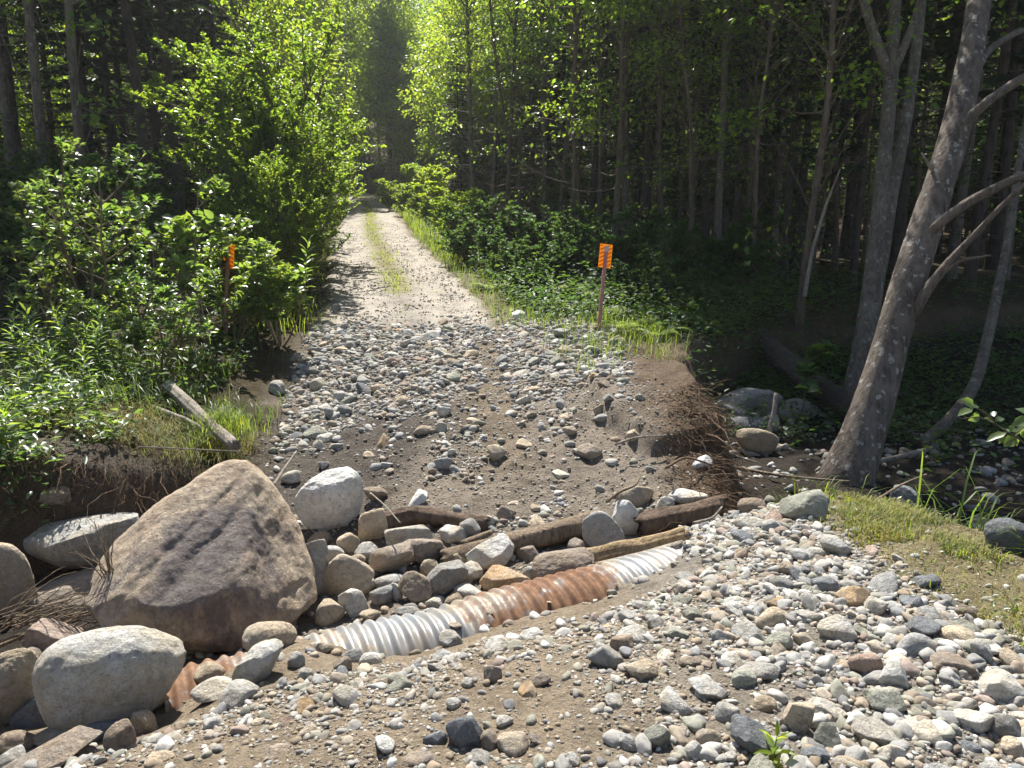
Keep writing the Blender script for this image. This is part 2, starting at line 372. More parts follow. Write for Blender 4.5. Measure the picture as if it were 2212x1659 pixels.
# ================================================================== SETTING: ground and road
def grow(a, step, lim, k):
    r = [a]; s = step
    while r[-1] < lim: s *= k; r.append(r[-1] + s)
    return r
gx = np.r_[-np.array(grow(3.4, .04, 115, 1.10))[::-1], np.arange(-3.36, 3.1, .035), np.array(grow(3.1, .04, 115, 1.10))]
gy = np.r_[-np.array(grow(-1.4, .05, 25, 1.2))[::-1], np.arange(1.44, 6.6, .035), np.arange(6.6, 11, .06), np.array(grow(11, .08, 150, 1.055))]
GX, GY = np.meshgrid(gx, gy)
GZ = H(GX, GY)
def ground_col(x, y):
    n = fbm(x * .9, y * .9, 6.1, 4); n2 = fbm(x * 3, y * 3, 2.1, 3)
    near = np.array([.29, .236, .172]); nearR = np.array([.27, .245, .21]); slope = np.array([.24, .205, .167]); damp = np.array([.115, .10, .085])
    veg = np.array([.07, .055, .032]); bed = np.array([.042, .035, .029]); mound = np.array([.235, .20, .115]); rootc = np.array([.15, .112, .08])  # bed: creek soil, darkened further to imitate the shade in the hollows
    L = lambda a, b, f: a + (b - a) * np.asarray(f)[..., None]
    c = L(near, nearR, sstep(0, .9, x + .6 * n))
    c = L(c, slope, sstep(-.1, .4, y - (3.75 + .45 * x) + .2 * n))
    c = L(c, np.array([.215, .175, .128]), sstep(.45, .1, np.abs(x + .2 + .03 * (y - 8)) + .25 * n2) * sstep(5.3, 6.2, y) * .9)
    c = L(c, np.array([.13, .108, .086]), sstep(.05, .4, fbm(x * 2.2, y * 2.2, 41.0, 4)) * sstep(4.6, 5.1, y) * sstep(8.5, 7, y) * .75)
    c = L(c, damp, sstep(-.5, -1.1, x + .45 * n) * sstep(4.6, 5.1, y) * sstep(8.2, 6.6, y + n))
    c = L(c, rootc, sstep(1.0, 1.35, x + .2 * n2) * sstep(4.6, 5, y) * sstep(10, 8.8, y))
    c = L(c, mound, sstep(1.55, 1.95, x + .15 * n2 + .12 * (y - 3)) * sstep(1.8, 2.6, y) * sstep(5.2, 4.7, y))
    side = np.abs(x - road_x(np.maximum(y, 9.5)))
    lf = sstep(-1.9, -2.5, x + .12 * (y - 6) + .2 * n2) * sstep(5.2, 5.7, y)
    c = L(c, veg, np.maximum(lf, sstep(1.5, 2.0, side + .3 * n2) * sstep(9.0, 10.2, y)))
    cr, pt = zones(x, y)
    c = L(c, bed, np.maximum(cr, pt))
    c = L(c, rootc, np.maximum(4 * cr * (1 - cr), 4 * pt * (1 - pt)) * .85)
    return c
def grid_faces(r, c):
    i = np.arange((r - 1) * c).reshape(r - 1, c)[:, :-1].ravel()
    return np.c_[i, i + 1, i + c + 1, i + c]
V = np.c_[GX.ravel(), GY.ravel(), GZ.ravel()]
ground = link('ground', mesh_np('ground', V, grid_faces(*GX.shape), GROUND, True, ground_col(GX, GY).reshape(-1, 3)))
tag(ground, kind='structure')
def H(x, y, fine=True):      # from here on: read the height off the ground mesh itself
    x = np.clip(np.asarray(x, float), gx[0], gx[-1] - 1e-6); y = np.clip(np.asarray(y, float), gy[0], gy[-1] - 1e-6)
    i = np.clip(np.searchsorted(gx, x, 'right') - 1, 0, len(gx) - 2); j = np.clip(np.searchsorted(gy, y, 'right') - 1, 0, len(gy) - 2)
    f = (x - gx[i]) / (gx[i + 1] - gx[i]); g = (y - gy[j]) / (gy[j + 1] - gy[j])
    r = (GZ[j, i] * (1 - f) + GZ[j, i + 1] * f) * (1 - g) + (GZ[j + 1, i] * (1 - f) + GZ[j + 1, i + 1] * f) * g
    return float(r) if r.ndim == 0 else r

ry = np.r_[np.arange(9.9, 20, .10), np.array(grow(20, .12, 69.5, 1.03))]
rs = np.linspace(-1.55, 1.55, 41)
RYY, RSS = np.meshgrid(ry, rs, indexing='ij')
tx = np.gradient(road_x(ry), ry)
cx = np.convolve(np.pad(road_x(ry), 6, mode='edge'), np.ones(13) / 13, 'valid')
RX = cx[:, None] + RSS / np.sqrt(1 + tx[:, None]**2); RYp = RYY - RSS * tx[:, None] / np.sqrt(1 + tx[:, None]**2)
edge = np.abs(RSS) + .18 * fbm(RX * 1.3, RYp * 1.3, 3.1, 3)
rut = np.exp(-((np.abs(RSS + .05) - .72) / .28)**2)
RZZ = H(RX, RYp) + .045 - .16 * sstep(1.15, 1.5, edge) - .035 * rut + .02 * fbm(RX * 4, RYp * 4, 9, 3) - .10 * sstep(10.6, 9.95, RYp + .3 * fbm(RX * 2, RYp, 1))
def mat_road():
    m, nt, out = newmat('road_dirt')
    a = N(nt, 'VertexColor', layer_name='Col'); g = nt.nodes.new('ShaderNodeNewGeometry'); P = g.outputs['Position']
    n1 = noise(nt, P, 2.2, 8, .7); n2 = noise(nt, P, 38, 6, .75); v = N(nt, 'TexVoronoi', Scale=26.0); nt.links.new(P, v.inputs['Vector'])
    f1 = ramp(nt, n1.outputs[0], [(.32, (.62, .60, .58)), (.5, (1, 1, 1)), (.7, (1.15, 1.13, 1.1))]).outputs[0]
    f2 = ramp(nt, n2.outputs[0], [(.34, (.5, .47, .44)), (.5, (1, 1, 1)), (.75, (1.25, 1.23, 1.2))]).outputs[0]
    col = mixc(nt, 1.0, mixc(nt, 1.0, a.outputs[0], f1, 'MULTIPLY'), f2, 'MULTIPLY')
    h = math_(nt, 'SUBTRACT', n2.outputs[0], math_(nt, 'MULTIPLY', v.outputs['Distance'], .5))
    finish(nt, out, col, .95, h, .6, .03, .1); return m
rc = np.array([.335, .305, .265]) * (1 - .25 * np.exp(-(RSS / .25)**2))[..., None] * np.ones(3)
rc = rc + (np.array([.20, .18, .10]) - rc) * (np.exp(-((RSS - .03) / .24)**2) * sstep(12.4, 13.5, RYp))[..., None]
rc = rc + (np.array([.15, .13, .07]) - rc) * sstep(1.0, 1.3, edge)[..., None]
road = link('dirt_road', mesh_np('dirt_road', np.c_[RX.ravel(), RYp.ravel(), RZZ.ravel()], grid_faces(*RX.shape)[:, ::-1], mat_road(), True, rc.reshape(-1, 3)))
tag(road, kind='structure')

# ================================================================== ROCKS
_ico = {}
def ico(sub):
    if sub not in _ico:
        bm = bmesh.new(); bmesh.ops.create_icosphere(bm, subdivisions=sub, radius=1)
        bm.verts.ensure_lookup_table()
        _ico[sub] = (np.array([v.co[:] for v in bm.verts]), np.array([[v.index for v in f.verts] for f in bm.faces])); bm.free()
    return _ico[sub]
def chip(V, r, n, lo, hi, zmin=None):
    for _ in range(n):
        d = nrm(r.normal(size=3)); h = V @ d; cut = h.max() * (1 - r.uniform(lo, hi))
        V = V - d * np.maximum(h - cut, 0)[:, None] * .92
    return V
def rock_V(seed, sub, p=8, npl=13, amp=.05, dlo=.72, planes=None, freq=2.2, chips=(0, .02, .1)):
    r = np.random.default_rng(seed); D, F = ico(sub)
    if planes is None:
        n = nrm(r.normal(size=(npl, 3))); d = r.uniform(dlo, 1.0, npl)
    else:
        n = nrm(np.array([q[:3] for q in planes])); d = np.array([q[3] for q in planes], float)
    q = np.maximum(D @ n.T, 0) / d
    rad = ((q**p).sum(1) + (.80 if planes is None else 0)**p)**(-1 / p)
    o = r.uniform(-50, 50, 3)
    V = D * rad[:, None]
    s = 1 / np.mean(rad)
    V = chip(V, r, *chips)
    X, Y, Z = (V * s * freq + o).T
    rid = 1 - 2 * np.abs(fbm(X * 1.3, Y * 1.3, Z * 1.3, 3))
    V *= (1 + amp * fbm(X, Y, Z, 4) + amp * .45 * rid + amp * .25 * fbm(X * 5, Y * 5, Z * 5, 3))[:, None]
    return V, F
KIND = {'r': dict(p=9, npl=14, amp=.045, dlo=.78, chips=(4, .02, .08)), 'a': dict(p=40, npl=12, amp=.03, dlo=.55, chips=(14, .03, .22)), 's': dict(p=30, npl=11, amp=.035, dlo=.55, chips=(12, .03, .2)), 'd': dict(p=5.5, npl=18, amp=.045, dlo=.84, chips=(3, .01, .04)), 'm': dict(p=18, npl=13, amp=.045, dlo=.60, chips=(12, .02, .16))}
def unit(V):
    lo, hi = V.min(0), V.max(0); return (V - (lo + hi) / 2) / ((hi - lo) / 2)
def yaw_to_cam(p): return math.atan2(-p[0], p[1])    # rotation that turns local x across the view
def stone_at(name, u, v, w, h, col, kind='m', seed=None, lift=0.0, roll=0.0, sub=None, depth=.8, mat=None, sink=.5, planes=None):
    """a stone whose outline fills about w x h photo pixels round (u,v), resting on the ground there"""
    seed = seed if seed is not None else int(u * 7 + v * 13)
    _, t = hit(u, v)
    th = math.asin(-nrm(ray(u, v))[2])
    for _ in range(3):
        sx = w * t / FPX / 2; hh = h * t / FPX / 2
        sy = min(depth * sx, .85 * hh / max(math.sin(th), .08))
        sz = math.sqrt(max(hh**2 - (sy * math.sin(th))**2, (.42 * hh)**2)) / math.cos(th)
        p, t = hit(u, v, sink * sz + lift)
    sub = sub or (5 if w > 85 else 4)
    V, F = rock_V(seed, sub, planes=planes, **KIND[kind]); V = unit(V) * (sx, sy, sz)
    o = link(name, mesh_np(name, V, F, mat or ROCK[col], True), None, p)
    o.rotation_euler = (0, R(roll), yaw_to_cam(p))
    return o
WORDS = {'pale': 'pale grey', 'white': 'whitish', 'grey': 'mid grey', 'tan': 'tan', 'brown': 'brown', 'slate': 'dark slate', 'rust': 'rusty orange', 'red': 'reddish brown', 'olive': 'olive grey'}
SHAPE = {'r': 'rounded', 'a': 'angular', 's': 'slab-like', 'm': 'blocky'}

# the big brown boulder: convex outline and front facets, in its own view-facing frame
bu, bv, bt = 455, 1212, 4.25
pc = at(bu, bv, bt); dv = nrm(ray(bu, bv)); rv = nrm(np.cross(dv, [0, 0, 1])); uv = np.cross(rv, dv)
out_ = np.array([(-240,-25),(-212,40),(-120,118),(35,208),(75,212),(115,196),(177,85),(213,-25),(210,-118),(105,-152),(15,-166),(-115,-135),(-205,-80)], float)
pl = []
for a, b in zip(out_, np.roll(out_, -1, 0)):
    e = b - a; n = np.array([-e[1], e[0]]); n /= np.hypot(*n); dd = n @ a
    if dd < 0: n, dd = -n, -dd
    pl.append((n[0], n[1], .05 if n[1] > -.2 else -.12, dd))
for nn, dd in (((-.12, .50, .86), 128), ((.02, -.46, .88), 200), ((.72, .22, .66), 150), ((-.62, .52, .58), 152), ((.30, -.34, .88), 208), ((-.45, -.40, .80), 205), ((0, 0, -1), 170), ((.3, .4, -.9), 165)):
    nn = nrm(nn); pl.append((*nn, dd))
V, F = rock_V(11, 7, p=34, amp=.04, planes=pl, freq=1.7, chips=(26, .01, .05))
# diagonal creases on the face and a chipped nose
s = V[:, 0] * .66 + V[:, 1] * -.75
fr = sstep(20, 90, V[:, 2])
V[:, 2] -= fr * (4 * np.exp(-((s + 75 + 8 * fbm(V[:, 0] * .02, V[:, 1] * .02, 3)) / 9)**2) + 6 * np.exp(-((s + 22 + 14 * fbm(V[:, 0] * .015, V[:, 1] * .015, 5)) / 14)**2)
                 + 2 * np.exp(-((s - 70 + 10 * fbm(V[:, 0] * .02, V[:, 1] * .02, 8)) / 10)**2))
V[:, 2] += 9 * np.exp(-(((V[:, 0] - 150) / 55)**2 + ((V[:, 1] + 60) / 30)**2)) * fr
V[:, 2] -= 9 * np.exp(-(((V[:, 0] - 158) / 34)**2 + ((V[:, 1] + 84 - .35 * (V[:, 0] - 158)) / 6)**2)) * fr
V += nrm(V) * (1.6 * fbm(V[:, 0] * .06, V[:, 1] * .06, V[:, 2] * .06, 5) + 1.3 * fbm((V[:, 0] * .66 - V[:, 1] * .75) * .06, (V[:, 0] * .75 + V[:, 1] * .66) * .016, V[:, 2] * .03, 4))[:, None]
V *= bt / FPX
Wd = V[:, :1] * rv + V[:, 1:2] * uv + V[:, 2:] * -dv
o = link('boulder', mesh_np('boulder', Wd, F, HERO, True), None, pc)
tag(o, 'huge brown triangular boulder with dark stains, tallest rock beside the culvert', 'boulder')

BOULD = [  # u, v, w, h, colour, kind, lift, roll, label
 (182,1186,222,138,'pale','m',.02,2,'pale flat-topped boulder wedged between the soil bank and the brown boulder'),
 (5,1270,120,205,'tan','d',.0,0,'pale tan upright boulder at the foot of the root-hung bank'),
 (150,1292,240,100,'brown','m',-.08,-12,'dark shadowed slab under the pale flat-topped boulder'),
 (140,1397,156,116,'red','m',0,5,'reddish brown boulder behind the large pale dome boulder'),
 (240,1472,290,236,'pale','d',.06,6,'large pale dome-shaped boulder covering the rusty culvert end'),
 (18,1508,130,190,'tan','d',0,0,'tan egg-shaped boulder beside the large pale dome boulder'),
 (80,1552,95,95,'slate','m',-.02,30,'dark grey slab leaning against the tan egg-shaped boulder'),
 (295,1530,138,70,'tan','r',0,-8,'low tan boulder tucked against the pale dome boulder'),
 (112,1632,205,80,'brown','s',0,-14,'broad brown grey slab below the dark leaning slab'),
 (583,1378,114,70,'tan','r',.02,0,'pale tan rounded boulder at the foot of the brown boulder'),
 (557,1437,124,84,'pale','a',.02,-14,'tilted pale slab resting on the culvert'),
 (682,1238,86,146,'grey','m',.02,8,'grey upright boulder pressed against the side of the brown boulder'),
 (717,1090,152,148,'white','r',.02,-14,'white rounded boulder sitting on the dark damp slope'),
 (748,1240,120,100,'tan','r',.02,0,'tan rounded boulder next to the grey upright boulder'),
 (883,1153,104,52,'pale','m',.04,-3,'pale block lying in front of the rotten log'),
 (848,1208,100,66,'brown','m',.03,-10,'brown grey block among the rubble behind the culvert'),
 (912,1190,94,64,'brown','m',.03,4,'brown boxy rock leaning on the brown grey block'),
 (900,1276,80,80,'tan','m',.02,-20,'tan wedge rock standing behind the culvert'),
 (966,1254,92,82,'grey','a',.0,12,'flat grey tan slab standing behind the culvert'),
 (1061,1198,106,66,'pale','s',.05,-16,'light grey slab tilted up against the peeled log'),
 (1091,1250,112,54,'rust','m',.03,-3,'rust-tinged tan block against the back of the culvert'),
 (1215,1220,140,72,'brown','r',.03,-6,'brown grey rounded boulder against the culvert below the tan log'),
 (1303,1145,92,84,'grey','r',.04,0,'dark grey rounded boulder beside the white slab'),
 (1353,1120,62,76,'white','a',.05,15,'white standing slab beside the dark grey boulder'),
 (1371,1071,82,48,'tan','r',.0,-5,'pale tan boulder at the edge of the root mat'),
 (1488,1074,88,36,'pale','r',.0,0,'pale low boulder half covered by the root mat'),
 (1610,872,150,76,'grey','m',0,0,'large flat grey boulder in the shaded creek bed'),
 (1572,892,104,42,'grey','s',0,8,'grey slab lying against the large flat creek boulder'),
 (1612,920,80,38,'slate','r',0,0,'bluish grey low boulder in the shaded creek bed'),
 (1664,918,38,46,'grey','r',0,0,'small grey upright rock behind the tan creek boulder'),
 (1632,958,90,72,'tan','r',0,12,'tan rounded boulder in the creek bed catching some sun'),
 (1718,888,95,54,'grey','r',0,0,'grey rounded boulder in the shade beside the fallen trunk'),
 (1738,1100,108,70,'olive','m',.0,-18,'dark rounded boulder behind the grassy mound'),
 (1955,1078,64,60,'slate','m',0,0,'dark boulder in deep shade behind the tall grass'),
 (2185,1165,66,56,'slate','r',0,0,'dark boulder in deep shade below the leafy sprig'),
 (1625,1098,62,44,'brown','r',0,0,'small dark boulder below the hanging roots'),
]
for (u, v, w, h, c, k, lift, roll, lab) in BOULD:
    tag(stone_at('boulder', u, v, w, h, c, k, lift=lift, roll=roll, depth=.62, sub=6 if w > 120 else 5), lab, 'boulder')

for u, v, w, h, c in ((120,1070,60,40,'brown'),(395,1075,56,44,'brown')):
    tag(stone_at('boulder', u, v, w, h, c, 'm', sink=-.1, depth=.6, sub=5), 'soil-stained rock embedded in the face of the root-hung bank', 'boulder', 'rocks embedded in the soil bank')
STONES = []   # (object xy, radius) of singly built stones
def put(lst, name, cat, where, group, lift=0.0):
    for (u, v, w, h, c, k) in lst:
        o = stone_at(name, u, v, w * 1.04, h * 1.06, c, k, lift=lift, roll=float(rng.uniform(-14, 14)), sink=.42)
        tag(o, f'{WORDS[c]} {SHAPE[k]} {cat} {where}', cat, group)
        STONES.append((o.location.x, o.location.y, w / 2 * 3.2 / FPX))
RUB = [(125,1587,100,36,'tan','s'),(222,1577,84,44,'slate','m'),(308,1563,62,54,'tan','a'),(258,1596,62,62,'brown','m'),(460,1490,88,48,'pale','m'),(452,1456,62,48,'tan','r'),(518,1502,78,54,'pale','m'),
 (396,1404,98,34,'tan','s'),(382,1386,52,28,'tan','r'),(330,1392,62,48,'grey','a'),(628,1032,42,28,'pale','r'),(841,1254,68,33,'grey','r'),(1016,1237,54,44,'pale','a'),(979,1156,58,38,'pale','m'),(1014,1142,48,42,'grey','a'),
 (1054,1128,32,27,'pale','m'),(811,1067,52,34,'brown','r'),(752,1174,50,47,'tan','r'),(806,1138,62,84,'tan','m'),(1016,1278,68,34,'pale','r'),(825,1288,50,40,'grey','a'),(764,1306,58,62,'pale','a'),(713,1326,62,52,'tan','m'),
 (858,1280,27,40,'pale','m'),(1091,1108,42,34,'brown','a'),(1436,1088,40,30,'pale','m'),(620,1345,40,30,'brown','m'),(650,1320,36,30,'slate','a'),(790,1268,44,34,'tan','m'),(930,1225,44,34,'tan','m'),(1140,1196,50,34,'brown','m'),
 (1150,1238,40,34,'grey','m'),(985,1290,50,26,'tan','r'),(940,1300,46,26,'pale','m'),(880,1318,48,24,'grey','m'),(800,1330,44,26,'tan','m'),(1000,1205,46,34,'tan','m'),(950,1190,34,28,'brown','m'),(870,1170,40,26,'brown','r'),
 (790,1190,52,36,'grey','m'),(770,1212,40,28,'tan','r'),(690,1165,48,36,'brown','r'),(720,1195,48,34,'grey','r'),(1250,1180,46,30,'brown','m'),(1110,1165,36,26,'grey','a'),(1170,1150,30,22,'tan','m'),
 (60,1430,60,50,'brown','m'),(230,1380,50,40,'grey','m'),(100,1470,70,50,'brown','m'),(40,1600,70,44,'brown','m'),(20,1640,60,40,'grey','m')]
put(RUB, 'rock', 'rock', 'in the rubble around the culvert', 'rubble around the culvert', .015)
NEARS = [(1002,1586,78,84,'slate','a'),(942,1596,54,40,'slate','a'),(1107,1613,68,48,'tan','m'),(904,1641,74,42,'brown','s'),(1054,1604,44,47,'brown','r'),(1030,1640,58,36,'grey','s'),(1390,1447,84,50,'tan','m'),(1306,1420,78,62,'grey','a'),
 (1343,1391,50,42,'brown','a'),(1418,1597,58,62,'olive','m'),(1357,1606,42,34,'grey','a'),(974,1384,50,40,'grey','m'),(1075,1398,58,42,'pale','m'),(1666,1340,62,55,'tan','r'),(1841,1291,68,50,'rust','a'),
 (1981,1398,78,57,'grey','r'),(1988,1361,78,48,'slate','a'),(2070,1375,68,44,'tan','m'),(1871,1440,66,60,'red','r'),(1911,1515,84,70,'olive','m'),(1794,1602,66,68,'olive','m'),(1897,1590,108,58,'grey','s'),
 (2163,1492,90,70,'pale','s'),(2105,1560,78,54,'pale','s'),(2172,1573,64,62,'grey','r'),(1626,1595,98,66,'slate','a'),(1720,1552,58,74,'tan','a'),(1780,1531,88,48,'pale','s'),(1635,1450,94,44,'grey','r'),(1607,1468,54,44,'olive','r'),
 (1463,1520,78,46,'pale','m'),(1568,1545,56,49,'grey','r'),(1650,1522,54,38,'tan','r'),(1808,1361,78,54,'pale','a'),(1682,1389,58,42,'olive','r'),(1589,1303,62,28,'pale','r'),(1892,1312,48,38,'pale','m'),(1729,1202,48,31,'grey','r'),
 (1759,1197,44,31,'pale','r'),(1782,1268,56,42,'slate','a'),(1804,1181,64,42,'grey','a'),(1771,1105,48,38,'grey','a'),(1619,1129,64,32,'pale','a'),(1673,1138,54,34,'grey','s'),(1481,1160,54,36,'slate','a'),
 (1607,1161,54,34,'slate','s'),(2058,1431,84,40,'brown','s'),(2077,1452,64,28,'grey','r'),(1930,1464,58,68,'pale','s'),(2116,1412,46,52,'grey','m'),(1528,1487,84,44,'grey','a'),(2093,1613,50,30,'slate','r'),(1925,1627,54,40,'pale','m'),
 (2190,1618,50,42,'tan','r'),(1836,1650,84,30,'tan','m'),(1757,1632,56,46,'slate','a'),(1500,1627,46,46,'pale','r'),(1530,1599,52,46,'tan','a'),(1555,1375,50,36,'grey','m'),(1500,1330,50,34,'olive','m'),(1420,1350,44,30,'grey','m'),
 (1585,1420,54,32,'pale','a'),(1480,1250,46,26,'grey','r'),(1530,1240,40,28,'pale','m'),(1690,1260,52,30,'grey','r'),(1700,1230,36,30,'tan','r'),(1745,1330,60,30,'grey','s'),(2010,1330,50,36,'grey','m'),(1970,1300,50,30,'slate','m'),
 (1850,1230,52,34,'pale','m'),(640,1430,36,40,'grey','r'),(700,1400,40,30,'tan','m'),(760,1420,46,34,'grey','r'),(800,1425,48,36,'pale','r'),(740,1440,40,40,'tan','m'),(660,1460,34,34,'grey','r'),(1170,1470,40,30,'brown','m'),(1065,1460,40,44,'brown','m'),
 (665,1585,50,36,'tan','r'),(460,1565,40,32,'pale','m'),(600,1625,60,34,'brown','m'),(345,1640,60,32,'tan','m'),(560,1560,34,20,'tan','r'),(980,1520,34,26,'pale','r'),(1010,1478,30,24,'grey','r'),(1090,1560,36,26,'pale','m'),(1230,1640,44,28,'pale','m')]
put(NEARS, 'cobble', 'cobble', 'on the near gravel bank', 'large cobbles on the near gravel bank')
FARS = [(687,833,36,32,'pale','m'),(598,840,34,34,'grey','m'),(819,840,38,22,'tan','r'),(734,856,28,22,'pale','r'),(848,768,36,16,'pale','r'),(952,762,26,20,'pale','m'),(913,929,40,22,'tan','r'),(952,926,24,27,'pale','a'),(1228,931,36,24,'tan','r'),
 (702,947,38,22,'pale','r'),(689,963,26,26,'pale','m'),(957,1002,40,32,'grey','a'),(1075,979,42,37,'tan','m'),(1272,978,54,38,'brown','m'),(1212,1025,40,16,'pale','s'),(1519,999,42,30,'white','a'),(710,895,20,30,'grey','m'),(744,885,32,22,'grey','a'),
 (1368,942,32,27,'tan','s'),(1306,809,26,16,'grey','a'),(1334,813,20,18,'pale','r'),(1295,885,26,24,'tan','m'),(1300,903,34,18,'grey','r'),(1160,1098,30,16,'tan','r'),(1135,960,40,18,'tan','m'),(700,1005,22,20,'grey','a'),
 (960,890,30,26,'pale','a'),(1020,840,26,18,'grey','m'),(1190,765,30,14,'grey','r'),(760,745,28,16,'grey','a'),(900,735,30,16,'grey','m'),(640,775,26,22,'brown','m'),(670,800,28,18,'grey','a'),(1150,715,26,12,'grey','m')]
put(FARS, 'stone', 'stone', 'on the washed out slope', 'larger stones on the washed out slope')

# further cobbles, each its own object, sharing mesh data
PAL = ['grey', 'olive', 'brown', 'pale', 'tan', 'grey', 'grey', 'grey', 'tan', 'brown', 'slate', 'olive', 'pale', 'tan', 'olive', 'grey', 'pale', 'pale', 'grey', 'grey', 'slate', 'white', 'pale', 'grey', 'red', 'olive', 'rust']
TPL = {k: [] for k in 'rasm'}
for k in 'rasm':
    for q in range(4):
        V, F = rock_V(900 + q * 17 + ord(k), 4, **KIND[k]); V = unit(V) * (1, rng.uniform(.65, .9), rng.uniform(.5, .75) * (.6 if k == 's' else 1))
        TPL[k].append({c: mesh_np('cobble', V, F, ROCK[c]) for c in set(PAL)})
def free(x, y, r):
    return all((x - a)**2 + (y - b)**2 > (.75 * (r + q))**2 for a, b, q in STONES)
def near_dens(x, y):
    n = fbm(np.asarray(x) * 1.3, np.asarray(y) * 1.3, 4.4, 3)
    d = sstep(.2, 1.0, x + .6 * n) * .95 + .05 + .28 * np.exp(-((y - (3.18 + .44 * x) + .25) / .22)**2) + .38 * sstep(2.15, 1.9, y + .15 * n) * sstep(-.6, 0, x)
    d = d * (1 - .85 * np.exp(-(((x - .75) / .4)**2 + ((y - 2.35) / .25)**2)))
    return np.clip(d, 0, 1) * sstep(1.98, 1.7, x + .12 * (y - 3)) * ((y < 3.12 + .46 * x) | ((x > 1.0) & (y < 4.85))) * sstep(1.2, 1.3, y)
def far_dens(x, y):
    n = fbm(np.asarray(x) * 1.1, np.asarray(y) * 1.1, 12.4, 3); n2 = fbm(np.asarray(x) * 2.5, np.asarray(y) * 1.2, 2.2, 3)
    d = sstep(6.6, 8.2, y + .9 * n) * (1 - .92 * np.exp(-((x + .26 + .03 * (y - 8)) / .24)**2)) + .55 * sstep(.12, .35, n2) * (y > 4.9) + .05
    lim = sstep(-2.1 - .13 * (y - 5.5) - .1, -1.95 - .13 * (y - 5.5) + .1, x) * sstep(1.25 + .15 * n, .95 + .15 * n, x - .05 * (y - 6) + .35 * sstep(9.5, 10.5, y))
    return np.clip(d, 0, 1) * lim * sstep(11.6, 10.2, y + .9 * n + .5 * n2) * (y > 4.3 + .3 * x)
def scatter(n, dens, box, smin, smax, power, name, cat, where, group):
    k = 0; tries = 0
    sizes = np.sort(smin * (1 - rng.random(n) * (1 - (smin / smax)**power))**(-1 / power))[::-1]
    while k < n and tries < n * 60:
        tries += 1
        x, y = rng.uniform(box[0], box[1]), rng.uniform(box[2], box[3]); r = sizes[k]
        if rng.random() > float(dens(np.array([x]), np.array([y]))[0]) or not free(x, y, r): continue
        kd = 'rasm'[rng.choice(4, p=[.28, .27, .2, .25])]; c = PAL[rng.integers(len(PAL))]
        o = link(name, TPL[kd][rng.integers(4)][c], None, (x, y, H(x, y) + r * .10), (R(rng.normal(0, 20)), R(rng.normal(0, 20)), rng.uniform(0, 6.28)), (r * rng.uniform(.95, 1.25), r * rng.uniform(.8, 1.1), r * rng.uniform(.7, 1.1)))
        tag(o, f'{WORDS[c]} {SHAPE[kd]} {cat} {where}', cat, group)
        STONES.append((x, y, r)); k += 1
scatter(215, near_dens, (-1.7, 2.1, 1.5, 4.8), .026, .075, 2.2, 'cobble', 'cobble', 'on the near gravel bank', 'large cobbles on the near gravel bank')
scatter(250, far_dens, (-2.9, 1.6, 5.0, 10.9), .05, .13, 2.2, 'stone', 'stone', 'on the washed out slope', 'larger stones on the washed out slope')

# the uncountable smaller stones
LIN = {'pale': (.44, .43, .40), 'white': (.56, .55, .52), 'grey': (.29, .29, .28), 'tan': (.36, .31, .25), 'brown': (.26, .215, .17), 'slate': (.18, .187, .195), 'rust': (.32, .255, .185), 'red': (.28, .225, .195), 'olive': (.27, .27, .225)}
GT = {s: [unit(rock_V(300 + s * 50 + q, s, **KIND['asmarmsams'[q]])[0]) * (1, .78, .42 + .03 * q) for q in range(10)] for s in (1, 2, 3)}
def rotmats(n, tilt):
    a = rng.uniform(0, 2 * np.pi, n); b = rng.normal(0, tilt, n); c = rng.normal(0, tilt, n)
    ca, sa, cb, sb, cc, s_c = np.cos(a), np.sin(a), np.cos(b), np.sin(b), np.cos(c), np.sin(c); Z = np.zeros(n); O = np.ones(n)
    Rz = np.stack([ca, -sa, Z, sa, ca, Z, Z, Z, O], 1).reshape(n, 3, 3); Rx = np.stack([O, Z, Z, Z, cb, -sb, Z, sb, cb], 1).reshape(n, 3, 3)
    Ry = np.stack([cc, Z, s_c, Z, O, Z, -s_c, Z, cc], 1).reshape(n, 3, 3)
    return Rz @ Rx @ Ry
def gravel(name, n, dens, box, smin, smax, power, sub2_above, warm=0.0, subs=(1, 2)):
    x = rng.uniform(box[0], box[1], n * 8); y = rng.uniform(box[2], box[3], n * 8)
    keep = rng.random(n * 8) < dens(x, y); x, y = x[keep][:n], y[keep][:n]; m = len(x)
    s = smin * (1 - rng.random(m) * (1 - (smin / smax)**power))**(-1 / power)
    z = H(x, y) + s * .08 + (.045 if box[2] == 10.5 else 0); Rm = rotmats(m, .4); tp = rng.integers(0, 10, m)
    cols = np.array([LIN[PAL[i]] for i in rng.integers(0, len(PAL), m)]) * rng.uniform(.75, 1.2, (m, 1))
    cols = cols + (np.array([.235, .19, .135]) - cols) * (warm * rng.random((m, 1)))
    acc = Acc()
    for sub in subs:
        big = s > sub2_above if sub == subs[1] else s <= sub2_above
        F = ico(sub)[1]
        for q in range(10):
            i = np.nonzero(big & (tp == q))[0]
            if not len(i): continue
            T = GT[sub][q]
            V = np.einsum('nij,vj->nvi', Rm[i], T) * s[i, None, None] + np.c_[x[i], y[i], z[i]][:, None, :]
            FF = (F[None] + (np.arange(len(i)) * len(T))[:, None, None]).reshape(-1, 3)
            acc.add(V.reshape(-1, 3), FF, np.repeat(cols[i], len(T), 0))
    o = link(name, acc.mesh(name, GRAVEL)); return o
tag(gravel('gravel', 10500, near_dens, (-1.9, 2.1, 1.3, 4.9), .008, .046, 1.5, .027, .35, (2, 3)), 'small mixed stones strewn over the near gravel bank', 'gravel', kind='stuff')
